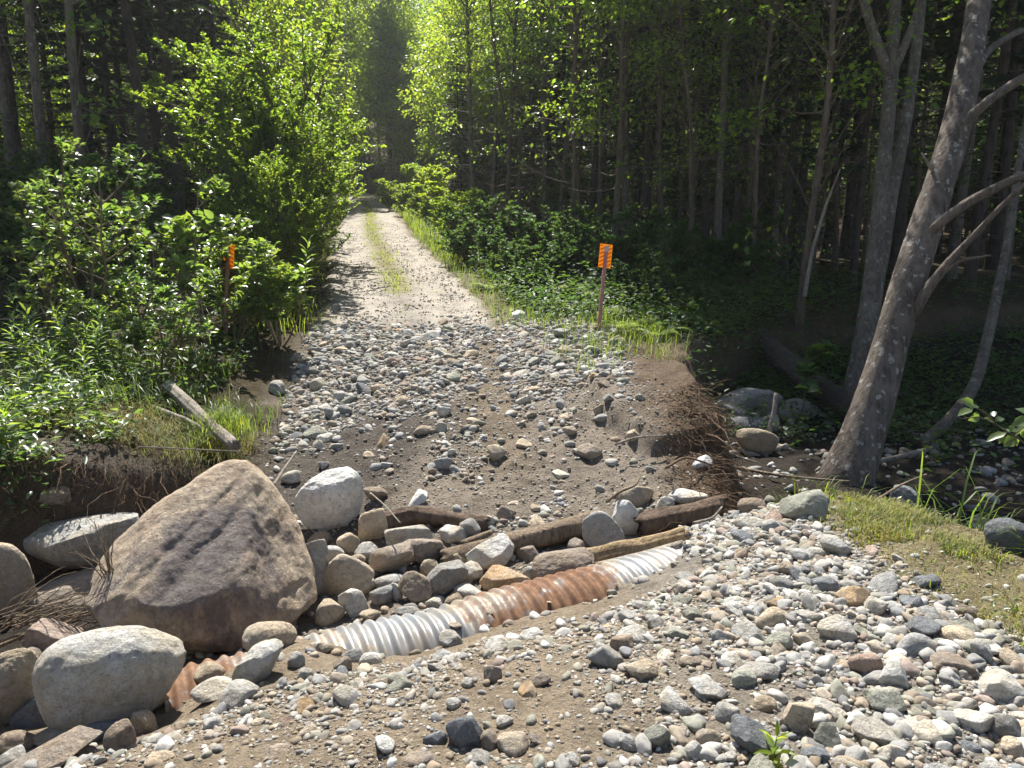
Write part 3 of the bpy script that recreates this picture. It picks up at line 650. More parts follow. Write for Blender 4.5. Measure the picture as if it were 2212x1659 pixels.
tag(gravel('gravel', 12000, far_dens, (-2.9, 1.6, 4.6, 12.2), .012, .06, 1.4, .028, .3), 'small grey stones covering the washed out slope', 'gravel', kind='stuff')
rub_d = lambda x, y: ((y > 3.35 + .45 * x) & (y < 4.9 + .25 * x) & (x > -2.1)).astype(float) * (.4 + .6 * sstep(-.2, .3, fbm(x * 3, y * 3, 1)))
tag(gravel('gravel', 900, rub_d, (-2, 1.4, 2.8, 5.2), .012, .05, 1.5, .025, .4), 'small stones filling the gaps in the rubble behind the culvert', 'gravel', kind='stuff')
bed_d = lambda x, y: (zones(x, y)[0] > .9) * (.35 + .65 * sstep(0, .4, fbm(x * 1.5, y * 1.5, 3)))
tag(gravel('gravel', 900, bed_d, (1.5, 5.5, 4.2, 10), .02, .09, 1.6, .03, .2), 'small stones on the shaded creek bed', 'gravel', kind='stuff')
fine_d = lambda x, y: ((y < 3.2 + .44 * x) & (x < 2)).astype(float) * (.3 + .7 * sstep(-.3, .3, fbm(x * 2, y * 2, 8)))
road_d = lambda x, y: (np.abs(x - road_x(y)) < 1.5) * np.exp(-(y - 10.5) / 9) * (.2 + .8 * sstep(-.2, .3, fbm(x * 2, y * 1.2, 28)))
tag(gravel('gravel', 5000, road_d, (-7, .2, 10.5, 30), .008, .028, 1.8, .05, .6), 'small loose stones scattered over the dirt road', 'gravel', kind='stuff')
slope_d = lambda x, y: ((y > 4.2 + .45 * x) & (y < 10.6) & (x > -2.2) & (x < 1.5)).astype(float) * (.3 + .7 * sstep(-.3, .3, fbm(x * 2, y * 2, 18)))
tag(gravel('gravel', 9000, slope_d, (-2.3, 1.5, 4.4, 10.6), .006, .02, 1.4, .05, .8), 'grit and soil crumbs on the washed out slope', 'gravel', kind='stuff')
tag(gravel('soil_clod', 1500, lambda x, y: fine_d(x, y) * (1 - near_dens(x, y)), (-1.9, 1.6, 1.4, 4.0), .008, .03, 2.0, .014, 1.0), 'soil clods lying on the bare patches of the near bank', 'soil', kind='stuff')
tag(gravel('gravel', 15000, fine_d, (-1.9, 2.0, 1.4, 4.2), .003, .011, 1.4, .02, .9), 'sandy grit and soil crumbs on the near bank', 'gravel', kind='stuff')

# ================================================================== CULVERT, LOGS, STICKS
def tube(P, rad, sides=8, cap=True):
    P = np.asarray(P, float); n = len(P); rad = np.broadcast_to(rad, (n,))
    T = nrm(np.gradient(P, axis=0)); up = np.array([0, 0, 1.]) if abs(T[0, 2]) < .9 else np.array([1., 0, 0])
    a = nrm(np.cross(up, T[0])); A = np.empty((n, 3))
    for i in range(n):
        a = nrm(a - T[i] * (a @ T[i])); A[i] = a
    B = np.cross(T, A); th = np.arange(sides) * 2 * np.pi / sides
    V = P[:, None] + rad[:, None, None] * (A[:, None] * np.cos(th)[:, None] + B[:, None] * np.sin(th)[:, None])
    i = np.arange(n - 1)[:, None] * sides + np.arange(sides); j = np.arange(n - 1)[:, None] * sides + (np.arange(sides) + 1) % sides
    F = np.stack([i, j, j + sides, i + sides], -1).reshape(-1, 4)
    V = V.reshape(-1, 3); Fs = [F]
    if cap:
        V = np.r_[V, P[:1], P[-1:]]; k = np.arange(sides); c0, c1 = n * sides, n * sides + 1
        Fs.append(np.r_[np.c_[(k + 1) % sides, k, np.full(sides, c0)], np.c_[(n - 1) * sides + k, (n - 1) * sides + (k + 1) % sides, np.full(sides, c1)]])
    return V, Fs
def spline(pts, n):
    pts = np.asarray(pts, float); s = np.r_[0, np.cumsum(np.linalg.norm(np.diff(pts, axis=0), axis=1))]; t = np.linspace(0, s[-1], n)
    if len(pts) > 2:
        for _ in range(3):   # soften the corners
            q = np.array([np.interp(t, s, pts[:, i]) for i in range(3)]).T
            q[1:-1] = (q[:-2] + 2 * q[1:-1] + q[2:]) / 4
            pts, s = q, np.r_[0, np.cumsum(np.linalg.norm(np.diff(q, axis=0), axis=1))]; t = np.linspace(0, s[-1], n)
    return np.array([np.interp(t, s, pts[:, i]) for i in range(3)]).T
def local(o_loc, V): return np.asarray(V) - np.asarray(o_loc)

PA, PB, PR = np.array([-1.50, 2.95, -.60]), np.array([1.42, 4.30, -.505]), .265
ax = nrm(PB - PA); L = np.linalg.norm(PB - PA); ns = int(L / .068 * 9); s = np.linspace(0, L, ns)
side = nrm(np.cross(ax, [0, 0, 1])); up = np.cross(side, ax); th = np.linspace(0, 2 * np.pi, 73)[:-1]
S, TH = np.meshgrid(s, th, indexing='ij')
ph = S / .068 + TH / (2 * np.pi) * 1.0 + .12 * fbm(S * 3, np.cos(TH), np.sin(TH), 2)
rr = PR + .010 * np.cos(2 * np.pi * ph) + (.009) * fbm(S * 2.5, np.cos(TH) * 1.2, np.sin(TH) * 1.2, 3)
rr = rr - .028 * np.exp(-((S - 1.25) / .2)**2 - ((TH - 1.9) / .5)**2)
V = S[..., None] * ax + rr[..., None] * (np.cos(TH)[..., None] * side + np.sin(TH)[..., None] * up)
i = np.arange(ns - 1)[:, None] * 72 + np.arange(72); j = np.arange(ns - 1)[:, None] * 72 + (np.arange(72) + 1) % 72
def mat_culvert():
    m, nt, out = newmat('galvanised_culvert')
    tc = nt.nodes.new('ShaderNodeTexCoord'); O = tc.outputs['Object']
    dot = N(nt, 'VectorMath', operation='DOT_PRODUCT'); nt.links.new(O, dot.inputs[0]); dot.inputs[1].default_value = tuple(ax)
    sn = dot.outputs['Value']
    n1 = noise(nt, O, 4, 7, .68); n2 = noise(nt, O, 22, 6, .7); n3 = noise(nt, O, 1.6, 3)
    zone = N(nt, 'ValToRGB'); el = zone.color_ramp.elements
    stops = [(.0, .80), (.14, .75), (.22, .40), (.30, .15), (.39, .12), (.45, .55), (.52, .80), (.64, .88), (.70, .62), (.76, .18), (1, .22)]
    while len(el) < len(stops): el.new(.5)
    for e, (p, v) in zip(el, stops): e.position = p; e.color = (v, v, v, 1)
    nt.links.new(math_(nt, 'DIVIDE', sn, L), zone.inputs[0])
    f = math_(nt, 'ADD', zone.outputs[0], math_(nt, 'MULTIPLY_ADD', n1.outputs[0], 2.2, -1.1))
    f = math_(nt, 'ADD', f, math_(nt, 'MULTIPLY_ADD', n2.outputs[0], 1.0, -.5))
    fr = ramp(nt, f, [(.40, (0, 0, 0)), (.52, (.5, .5, .5)), (.72, (1, 1, 1))]).outputs[0]
    rust = ramp(nt, n2.outputs[0], [(.25, (.055, .028, .018)), (.5, (.145, .070, .034)), (.75, (.27, .145, .07))]).outputs[0]
    zinc = ramp(nt, n1.outputs[0], [(.3, (.19, .205, .22)), (.55, (.30, .315, .33)), (.8, (.42, .43, .435))]).outputs[0]
    edge = ramp(nt, f, [(.34, (0, 0, 0)), (.45, (1, 1, 1)), (.55, (0, 0, 0))]).outputs[0]
    col = mixc(nt, math_(nt, 'MULTIPLY', edge, .7), zinc, (.50, .40, .24))
    col = mixc(nt, fr, col, rust)
    dirt = ramp(nt, n3.outputs[0], [(.42, (0, 0, 0)), (.62, (1, 1, 1))]).outputs[0]
    col = mixc(nt, math_(nt, 'MULTIPLY', dirt, math_(nt, 'MULTIPLY_ADD', fr, -.5, .65)), col, (.30, .245, .175))
    met = math_(nt, 'MULTIPLY_ADD', fr, -.35, .35)
    rg = math_(nt, 'MULTIPLY_ADD', fr, .35, .45)
    finish(nt, out, col, rg, n2.outputs[0], .25, .006, .4, met)
    return m
cul = link('culvert_pipe', mesh_np('culvert_pipe', V.reshape(-1, 3), np.stack([i, j, j + 72, i + 72], -1).reshape(-1, 4), mat_culvert()), None, PA)
tag(cul, 'half buried corrugated steel culvert pipe, galvanised with patches of orange rust', 'culvert')
for k, (u, v, w) in enumerate(((1060, 1322, 18), (984, 1349, 34), (1185, 1300, 12), (1330, 1262, 10))):   # stones resting on the pipe
    d = ray(u, v); ts = np.arange(2.5, 5.5, .005); Q = np.array([0, 0, CAM_Z]) + ts[:, None] * d
    w_ = Q - PA; rad = np.linalg.norm(w_ - (w_ @ ax)[:, None] * ax, axis=1); ii = np.nonzero(rad < PR + .012)[0]
    t = ts[ii[0]] if len(ii) else 3.8
    r = w * t / FPX / 2
    o = link('stone', TPL['a'][k]['tan'], None, at(u, v, t), (.2, .3, k), (r, r * .9, r * .5))
    tag(o, 'tan stone lying on top of the exposed culvert', 'stone', 'stones on the culvert')

def log(name, pts, r0, r1, mat, label, cat='log', sides=28, n=30, rough=.14, parent=None):
    P = spline(pts, n); s = np.linspace(0, 1, n)
    rad = (r0 + (r1 - r0) * s)
    V, F = tube(P, rad, sides); k = n * sides
    c = np.repeat(P, sides, 0); dirs = V[:k] - c
    f = fbm(V[:k, 0] * 5, V[:k, 1] * 5, V[:k, 2] * 5, 3) * rough + rough * .6 * np.tile(fbm(np.cos(np.arange(sides) * 6.283 / sides) * 3, np.sin(np.arange(sides) * 6.283 / sides) * 3, pts[0][0] * 7, 3), n)
    an = np.tile(np.arange(sides) * 2 * np.pi / sides, n); lg = np.repeat(s, sides) * np.linalg.norm(P[-1] - P[0])
    f = f - rough * .55 * sstep(.25, .75, 1 - np.abs(2 * vnoise(np.cos(an) * 4 + pts[0][1] * 9, np.sin(an) * 4, lg * 1.5)))
    V[:k] = c + dirs * (1 + f)[:, None]
    T0 = nrm(P[0] - P[1]); V[:sides] += T0 * (rng.random((sides, 1)) * r0 * .8); T1 = nrm(P[-1] - P[-2]); V[k - sides:k] += T1 * (rng.random((sides, 1)) * r1 * .8)
    o = link(name, mesh_np(name, V - P[0], F, mat), parent, P[0] if parent is None else P[0])
    if label: tag(o, label, cat)
    return o
def gp(u, v, dz): return hit(u, v, dz)[0]
log('log', [gp(818, 1132, .05), gp(900, 1112, .07), gp(1045, 1132, .04)], .075, .06, WOOD_ROT, 'dark rotten splintered log lying behind the pale block', rough=.22)
log('log', [gp(960, 1205, .05), gp(1060, 1185, .07), gp(1165, 1158, .08), gp(1285, 1130, .08)], .06, .085, WOOD_BROWN, 'long peeled brown log lying aslant behind the culvert')
log('log', [gp(1268, 1206, .08), gp(1340, 1188, .08), gp(1400, 1180, .08), gp(1475, 1160, .06)], .062, .068, WOOD_TAN, 'split tan log lying along the back of the culvert', rough=.2)
log('plank', [gp(1292, 1224, .05), gp(1380, 1205, .05), gp(1472, 1180, .04)], .03, .035, WOOD_GREY, 'thin weathered pole between the tan log and the culvert', 'pole')
log('log', [gp(1385, 1135, .06), gp(1460, 1118, .08), gp(1555, 1100, .06)], .085, .095, WOOD_ROT, 'dark wet log sticking out below the root mat', rough=.2)
log('log', [gp(1060, 1150, .03), gp(1000, 1175, .03)], .02, .03, WOOD_BROWN, 'short broken stick beside the peeled brown log', 'stick', 8, 10)
def bank(u, v, t): return at(u, v, t)
a, ta = hit(366, 836); b, tb = hit(508, 962)
log('log', [at(364, 834, 6.9), at(430, 895, 6.45), at(506, 962, 6.0)], .055, .05, WOOD_GREY, 'weathered grey log leaning over the edge of the root-hung bank', rough=.18)
log('log', [at(330, 880, 6.6), at(400, 905, 6.35), at(470, 945, 6.15)], .022, .018, WOOD_GREY, 'thin weathered stick beside the leaning grey log', 'stick', 8)
def stick(pxs, r0, r1, mat, label, name='stick'):
    return log(name, [at(u, v, t) for u, v, t in pxs], r0, r1, mat, label, 'stick', 7, 14, .1)
stick([(590,1050,5.15),(612,1015,5.35),(640,975,5.6)], .012, .006, WOOD_GREY, 'thin grey twig standing on the damp slope beside the brown boulder')
stick([(222,1372,3.75),(255,1320,3.85),(310,1240,3.95),(335,1195,4.0)], .028, .02, WOOD_GREY, 'straight grey branch leaning between the brown and the reddish boulder')
stick([(1660,935,8.1),(1672,890,8.15),(1676,850,8.2)], .03, .022, WOOD_GREY, 'pale broken stick standing among the creek boulders')
stick([(1590,1010,7.0),(1700,1030,6.7),(1835,1040,6.6)], .016, .01, WOOD_BROWN, 'long thin root arching over the dark creek bed')
stick([(1880,1000,7.4),(1940,988,7.5),(2012,968,7.6)], .03, .022, WOOD_GREY, 'grey stick lying by the foot of the leaning tree')
stick([(1880,1090,5.8),(1940,1050,6.1),(2000,1025,6.3)], .012, .008, WOOD_BROWN, 'thin dark stick in the shade behind the mound')
stick([(800,1065,5.1),(830,1090,5.0),(865,1130,4.75)], .006, .004, WOOD_GREY, 'thin pale twig beside the rotten log')
stick([(0,690,7.6),(40,688,7.7),(85,680,7.9),(130,660,8)], .008, .004, WOOD_GREY, 'bare grey twig poking out of the undergrowth')
stick([(0,740,7.0),(60,760,7.0),(110,790,7.0)], .008, .004, WOOD_GREY, 'bare grey twig bending down in front of the herbs')
stick([(500,905,6.0),(300,965,5.5),(520,975,5.9)][1:], .006, .004, WOOD_GREY, 'pale straight stalk lying across the root-hung bank')
log('fallen_tree', [at(1600,700,11.5), at(1700,785,10.0), at(1800,860,8.9), at(1860,895,8.4)], .17, .14, BARK_DARK, 'dark fallen trunk sloping down into the creek bed', 'fallen tree')
log('fallen_tree', [at(1455,590,14.5), at(1570,632,13.6), at(1688,660,13.0)], .12, .06, BARK_GREY, 'pale fallen trunk lying in the shaded undergrowth', 'fallen tree')
#@@VEG
# ================================================================== HAZARD MARKERS
def mat_panel(flip):
    m, nt, out = newmat('marker_panel')
    tc = nt.nodes.new('ShaderNodeTexCoord'); s = nt.nodes.new('ShaderNodeSeparateXYZ'); nt.links.new(tc.outputs['Object'], s.inputs[0])
    d = math_(nt, 'ADD', s.outputs[2], math_(nt, 'MULTIPLY', s.outputs[0], -.55 * flip))
    f = math_(nt, 'LESS_THAN', math_(nt, 'FRACT', math_(nt, 'MULTIPLY', d, 1 / .052)), .47)
    bx = math_(nt, 'LESS_THAN', math_(nt, 'ABSOLUTE', s.outputs[0]), .0745); bz = math_(nt, 'LESS_THAN', math_(nt, 'ABSOLUTE', s.outputs[2]), .143)
    f = math_(nt, 'MULTIPLY', f, math_(nt, 'MULTIPLY', bx, bz))
    n1 = noise(nt, tc.outputs['Object'], 14, 5)
    cl = mixc(nt, f, (1.0, .54, .04), (.68, .25, .015))
    cl = mixc(nt, .25, cl, ramp(nt, n1.outputs[0], [(.3, (.7, .7, .7)), (.7, (1.1, 1.1, 1.1))]).outputs[0], 'MULTIPLY')
    b = finish(nt, out, cl, .45, None, 0, 0, .4)
    t = nt.nodes.new('ShaderNodeBsdfTranslucent'); nt.links.new(cl, t.inputs[0])
    mx = nt.nodes.new('ShaderNodeMixShader'); mx.inputs[0].default_value = .6
    nt.links.new(b.outputs[0], mx.inputs[1]); nt.links.new(t.outputs[0], mx.inputs[2]); nt.links.new(mx.outputs[0], out.inputs[0])
    return m
POST = plain('post_red_steel', (.42, .20, .19), .6, .2, .35, .3, 30); ZINC = plain('bolt_plate', (.5, .48, .45), .5, .6)
def box_bm(bm, x0, x1, y0, y1, z0, z1):
    r = bmesh.ops.create_cube(bm, size=1)
    for v in r['verts']: v.co = ((x0 + x1) / 2 + v.co.x * (x1 - x0), (y0 + y1) / 2 + v.co.y * (y1 - y0), (z0 + z1) / 2 + v.co.z * (z1 - z0))
def bm_obj(name, bm, mat, parent, bevel=0.0):
    if bevel: bmesh.ops.bevel(bm, geom=bm.edges[:], offset=bevel, segments=2, affect='EDGES')
    me = bpy.data.meshes.new(name); bm.to_mesh(me); bm.free(); me.materials.append(mat)
    return link(name, me, parent)
def marker(base, top, yaw, flip, label, ph=.305, pw=.166):
    ax_ = Vector(np.asarray(top) - np.asarray(base)); h = ax_.length
    r = empty('hazard_marker', base); r.rotation_mode = 'QUATERNION'
    q = ax_.to_track_quat('Z', 'Y'); x = q @ Vector((1, 0, 0)); ang = math.atan2(x.y, x.x)
    r.rotation_quaternion = q @ Matrix.Rotation(yaw - ang, 4, 'Z').to_quaternion()
    bm = bmesh.new()   # U-channel post: web and two flanges with lips
    box_bm(bm, -.017, .017, .010, .014, -.25, h - .03); box_bm(bm, -.021, -.0175, -.012, .014, -.25, h - .03); box_bm(bm, .0175, .021, -.012, .014, -.25, h - .03)
    box_bm(bm, -.0165, .0165, -.0155, -.0125, -.25, h - .03)
    bm_obj('post', bm, POST, r)
    bm = bmesh.new(); box_bm(bm, -pw / 2, pw / 2, -.0015, .0015, -ph / 2, ph / 2)
    p = bm_obj('panel', bm, mat_panel(flip), r, .0008); p.location = (0, .017, h - ph / 2)
    bm = bmesh.new(); box_bm(bm, -.028, .028, -.020, -.016, -.036, .036); bmesh.ops.create_cone(bm, cap_ends=True, segments=8, radius1=.009, radius2=.008, depth=.012, matrix=Matrix.Translation((0, -.024, 0)) @ Matrix.Rotation(R(90), 4, 'X'))
    p = bm_obj('bolt_plate', bm, ZINC, r); p.location = (0, 0, h - .065)
    return tag(r, label, 'road sign', 'hazard markers either side of the wash-out')
b, tb = hit(1293, 712)
marker(b, at(1311, 527, tb), R(8), 1, 'striped orange hazard marker on a leaning pinkish post in open grass')
b, tb = hit(487, 738)
marker(b, at(493, 528, tb), R(-20), -1, 'striped orange hazard marker half hidden by leafy saplings')

# ================================================================== FOLIAGE TOOLS
def leaf_batch(acc, P, D, Nn, Ln, Wd, full=False):
    n = len(P); D = nrm(D); Nn = nrm(Nn - D * (Nn * D).sum(1, keepdims=True)); S = np.cross(D, Nn)
    Ln = np.broadcast_to(Ln, (n,))[:, None]; Wd = np.broadcast_to(Wd, (n,))[:, None]
    if not full:
        V = np.stack([P, P + D * Ln * .42 + S * Wd / 2 + Nn * Wd * .16, P + D * Ln - Nn * Ln * .10, P + D * Ln * .42 - S * Wd / 2 + Nn * Wd * .16], 1)
        i = np.arange(n)[:, None] * 4
        acc.add(V.reshape(-1, 3), np.r_[i + [0, 1, 2], i + [0, 2, 3]])
    else:
        V = np.stack([P, P + D * Ln * .28 + S * Wd * .45 + Nn * Wd * .14, P + D * Ln * .66 + S * Wd * .40 + Nn * Wd * .10, P + D * Ln - Nn * Ln * .16,
                      P + D * Ln * .66 - S * Wd * .40 + Nn * Wd * .10, P + D * Ln * .28 - S * Wd * .45 + Nn * Wd * .14, P + D * Ln * .5 - Nn * Ln * .02], 1)
        i = np.arange(n)[:, None] * 7
        acc.add(V.reshape(-1, 3), [np.r_[i + [0, 1, 6], i + [1, 2, 6], i + [2, 3, 6], i + [3, 4, 6], i + [4, 5, 6], i + [5, 0, 6]]])
def grass_batch(acc, P, Hh, lean, W=.005, g=None):
    n = len(P); g = g or rng; a = g.uniform(0, 6.283, n); d = np.c_[np.cos(a), np.sin(a), np.zeros(n)]; s = np.c_[-np.sin(a), np.cos(a), np.zeros(n)]
    Hh = np.broadcast_to(Hh, (n,))[:, None]; l = np.broadcast_to(lean, (n,))[:, None] * g.uniform(.3, 1.4, (n, 1)); W = np.broadcast_to(W, (n,))[:, None]
    up = np.array([0, 0, 1.])
    c1 = P + up * Hh * .45 + d * Hh * l * .18; c2 = P + up * Hh * .82 * (1 - .15 * l) + d * Hh * l * .55; c3 = P + up * Hh * (1 - .35 * l) + d * Hh * l * 1.0
    V = np.stack([P - s * W, P + s * W, c1 + s * W * .9, c1 - s * W * .9, c2 + s * W * .6, c2 - s * W * .6, c3], 1)
    i = np.arange(n)[:, None] * 7
    acc.add(V.reshape(-1, 3), [np.r_[i + [0, 1, 2, 3], i + [3, 2, 4, 5]], i + [5, 4, 6]])
def rnd_dir(g, n): return nrm(g.normal(size=(n, 3)))

def shrub_data(seed, stems, h, spread, ll, lw, per, side=3, up=.55, base_clear=.25):
    """stems (polylines) and leaf arrays of a bushy sapling"""
    g = np.random.default_rng(seed); tubes = []; LP = []; LD = []; LN = []; LL = []
    def twig(P0, d, ln, r, depth):
        n = 7; P = [P0]; dd = d
        for _ in range(n - 1):
            dd = nrm(dd + g.normal(0, .13, 3) + np.array([0, 0, .05])); P.append(P[-1] + dd * ln / (n - 1))
        P = np.array(P); tubes.append((P, np.linspace(r, r * .35, n)))
        if depth > 0:
            for k in range(side + 2 * (depth > 1)):
                f = g.uniform(base_clear, .95); q = P[0] + 0; ii = f * (n - 1); a = int(ii); q = P[a] + (P[min(a + 1, n - 1)] - P[a]) * (ii - a)
                az = g.uniform(0, 6.283); nd = nrm(dd * up + np.array([math.cos(az), math.sin(az), g.uniform(-.1, .5)]) * .8)
                twig(q, nd, ln * g.uniform(.28, .5) * (1.15 - .5 * f), r * .5, depth - 1)
        m = int(per * (1.0 if depth == 0 else .45)); f = g.uniform(.12 if depth == 0 else .5, 1.0, m)
        q = np.array([np.interp(f * (n - 1), np.arange(n), P[:, i]) for i in range(3)]).T
        az = g.uniform(0, 6.283, m); dv_ = nrm(dd * .7 + np.c_[np.cos(az), np.sin(az), g.uniform(-.35, .35, m)] * .9)
        LP.append(q); LD.append(dv_); LN.append(nrm(np.array([0, 0, 1.]) + g.normal(0, .45, (m, 3)))); LL.append(ll * g.uniform(.6, 1.2, m))
    for k in range(stems):
        az = g.uniform(0, 6.283); tl = g.uniform(.15, 1) * spread
        twig(np.array([math.cos(az), math.sin(az), 0]) * .05 * spread, nrm(np.array([math.cos(az) * tl, math.sin(az) * tl, 1.0])), h * g.uniform(.7, 1.05), .006 + .006 * h, 2)
    return tubes, np.concatenate(LP), np.concatenate(LD), np.concatenate(LN), np.concatenate(LL), lw / ll
def shrub_thing(name, seed, leafmat, label, cat, group=None, full=False, single=0, stem_mat=None, sides=5, **kw):
    tubes, LP, LD, LN, LL, asp = shrub_data(seed, **kw)
    r = empty(name); acc = Acc()
    for P, rad in tubes: acc.add(*tube(P, rad, sides, False))
    link('stem', acc.mesh('stem', stem_mat or TWIG), r)
    n = len(LP); idx = np.random.default_rng(seed + 1).permutation(n); one = idx[:single]; rest = idx[single:]
    if single:
        mm = []
        for q in range(3):
            a2 = Acc(); leaf_batch(a2, np.zeros((1, 3)), np.array([[1., 0, 0]]), np.array([[0, .1 * (q - 1), 1.]]), 1.0, asp * (.85 + .15 * q), True); mm.append(a2.mesh('leaf', leafmat))
        for k in one:
            X = nrm(LD[k]); Zz = nrm(LN[k] - X * (LN[k] @ X)); Y = np.cross(Zz, X)
            o = link('leaf', mm[k % 3], r)
            o.matrix_local = Matrix.Translation(Vector(LP[k])) @ Matrix([[X[i], Y[i], Zz[i]] for i in range(3)]).to_4x4() @ Matrix.Scale(LL[k], 4)
    a2 = Acc(); leaf_batch(a2, LP[rest], LD[rest], LN[rest], LL[rest], LL[rest] * asp, full)
    tag(link('foliage', a2.mesh('foliage', leafmat), r), kind='stuff')
    tag(r, label, cat, group); return r
def place(o, x, y, rz=0, s=1.0, z=None, tilt=(0, 0)):
    o.location = (x, y, (H(x, y) - .02) if z is None else z); o.rotation_euler = (tilt[0], tilt[1], rz); o.scale = (s, s, s); return o
def gxy(u, t):
    d = ray(u, 620); return d[0] * t, d[1] * t

# ================================================================== TREES
def bezier_limb(a, b, sag, n=5):
    s = np.linspace(0, 1, n)[:, None]; return a + (b - a) * s + np.array([0, 0, 1]) * sag * (s * (1 - s)) * 4
def trunk_pts(g, h, wob=.25, lean=(0, 0), n=16):
    s = np.linspace(0, 1, n); p = np.zeros((n, 3)); p[:, 2] = s * h - .25 * (1 - s)
    o = g.uniform(0, 100, 2)
    p[:, 0] = lean[0] * s * h + wob * (fbm(s * 2.5 + o[0], s * 0, 1, 2) - fbm(np.array(o[0]), 0., 1., 2)) * s**.5
    p[:, 1] = lean[1] * s * h + wob * (fbm(s * 2.5 + o[1], s * 0, 2, 2) - fbm(np.array(o[1]), 0., 2., 2)) * s**.5
    return p
def trunk_r(r, n): s = np.linspace(0, 1, n); return r * (1 - .72 * s) * (1 + .55 * np.exp(-s * 26))
def broadleaf(seed, h, r, c0, cr, ncl, per, ls, leafmat, bark, fork=False, dead=8, low=0, flat=.22, shell=.6):
    g = np.random.default_rng(seed); tr = Acc(); P = trunk_pts(g, h); tr.add(*tube(P, trunk_r(r, len(P)), 9, False))
    tops = [P]
    if fork:
        k = int(len(P) * fork); az = g.uniform(0, 6.283); Q = P[k:] + np.linspace(0, 1, len(P) - k)[:, None]**.8 * np.array([math.cos(az), math.sin(az), 0]) * 1.6
        tr.add(*tube(Q, trunk_r(r, len(P))[k:] * .8, 8, False)); tops.append(Q)
    for _ in range(dead):      # bare lower twigs
        z = g.uniform(.12, .5) * h; b = np.array([np.interp(z, P[:, 2], P[:, i]) for i in range(3)]); az = g.uniform(0, 6.283); ln = g.uniform(.4, 1.5)
        e = b + np.array([math.cos(az), math.sin(az), g.uniform(-.1, .5)]) * ln
        tr.add(*tube(bezier_limb(b, e, -.08 * ln), np.linspace(.016, .004, 5) * (1 + r * 2), 4, False))
    d = rnd_dir(g, ncl); rad = g.random(ncl)**(1 / (1 + 2 * shell)); cz = (c0 + h) / 2
    C = d * rad[:, None] * np.array([cr, cr, (h - c0) / 2 * 1.05]) + np.array([0, 0, cz])
    C[:, :2] *= (.55 + .45 * np.clip((h + .6 - C[:, 2]) / (h - c0) * 2, 0, 1))[:, None]
    if low:
        zl = g.uniform(1.5, c0, low); az = g.uniform(0, 6.283, low); q = g.uniform(.5, cr * .9, low); C = np.r_[C, np.c_[np.cos(az) * q, np.sin(az) * q, zl]]
    C += np.array([np.interp(C[:, 2], P[:, 2], P[:, i]) for i in (0, 1)] + [0 * C[:, 2]]).T
    cl = Acc()
    for c in C:
        T = tops[g.integers(len(tops))]; z = max(c[2] - g.uniform(.4, 1.8) * (.4 + np.hypot(*c[:2]) / cr), .8)
        b = np.array([np.interp(z, T[:, 2], T[:, i]) for i in range(3)])
        tr.add(*tube(bezier_limb(b, c, .12), np.linspace(.010 + r * .06, .004, 5), 4, False))
        n = int(per * g.uniform(.6, 1.4)); a = g.uniform(0, 6.283, n); q = g.random(n)**.5 * g.uniform(.45, .8)
        o = nrm(c - b); tilt = g.normal(0, .25, 2)
        pos = np.c_[np.cos(a) * q, np.sin(a) * q, g.normal(0, flat * .5, n)]; pos[:, 2] += pos[:, 0] * tilt[0] + pos[:, 1] * tilt[1] - .18 * q
        dv_ = nrm(pos * [1, 1, .3] + g.normal(0, .35, (n, 3)) - [0, 0, .15])
        L_ = ls * g.uniform(.65, 1.25, n)
        leaf_batch(cl, c + pos, dv_, np.array([0, 0, 1.]) + g.normal(0, .42, (n, 3)), L_, L_ * .68)
    return tr.mesh('trunk', bark), cl.mesh('crown', leafmat)
def conifer(seed, h, r, c0, cr, nb, ls, bark, deadn=40):
    g = np.random.default_rng(seed); tr = Acc(); P = trunk_pts(g, h, .1); tr.add(*tube(P, trunk_r(r, len(P)), 9, False)); cl = Acc()
    for _ in range(deadn):
        z = g.uniform(.6, max(c0, 1.2)); az = g.uniform(0, 6.283); ln = g.uniform(.5, 1.6); b = np.array([np.interp(z, P[:, 2], P[:, i]) for i in range(3)])
        e = b + np.array([math.cos(az), math.sin(az), g.uniform(-.35, .05)]) * ln
        tr.add(*tube(bezier_limb(b, e, .05), np.linspace(.011, .003, 5), 3, False))
    for k in range(nb):
        f = (k + g.random()) / nb; z = c0 + (h - c0) * f**.85; ln = cr * (1 - f)**.8 * g.uniform(.7, 1.1) + .15; az = k * 2.4 + g.uniform(-.4, .4)
        b = np.array([np.interp(z, P[:, 2], P[:, i]) for i in range(3)]); o = np.array([math.cos(az), math.sin(az), 0]); e = b + o * ln + np.array([0, 0, -.22 * ln + .1])
        br = bezier_limb(b, e, .06 * ln); tr.add(*tube(br, np.linspace(.02, .005, 5), 3, False))
        n = int(10 + 34 * ln); s = g.uniform(.12, 1, n); q = np.array([np.interp(s * 4, np.arange(5), br[:, i]) for i in range(3)]).T
        sd = np.array([-o[1], o[0], 0]) * g.choice([-1, 1], n)[:, None]
        dv_ = nrm(o * .7 + sd * g.uniform(.2, 1.1, n)[:, None] + np.c_[np.zeros(n), np.zeros(n), g.uniform(-.45, .1, n)])
        L_ = ls * g.uniform(.6, 1.3, n) * (1.1 - .5 * s)
        leaf_batch(cl, q, dv_, np.array([0, 0, 1.]) + g.normal(0, .35, (n, 3)), L_, L_ * .30)
    return tr.mesh('trunk', bark), cl.mesh('crown', NEEDLE)
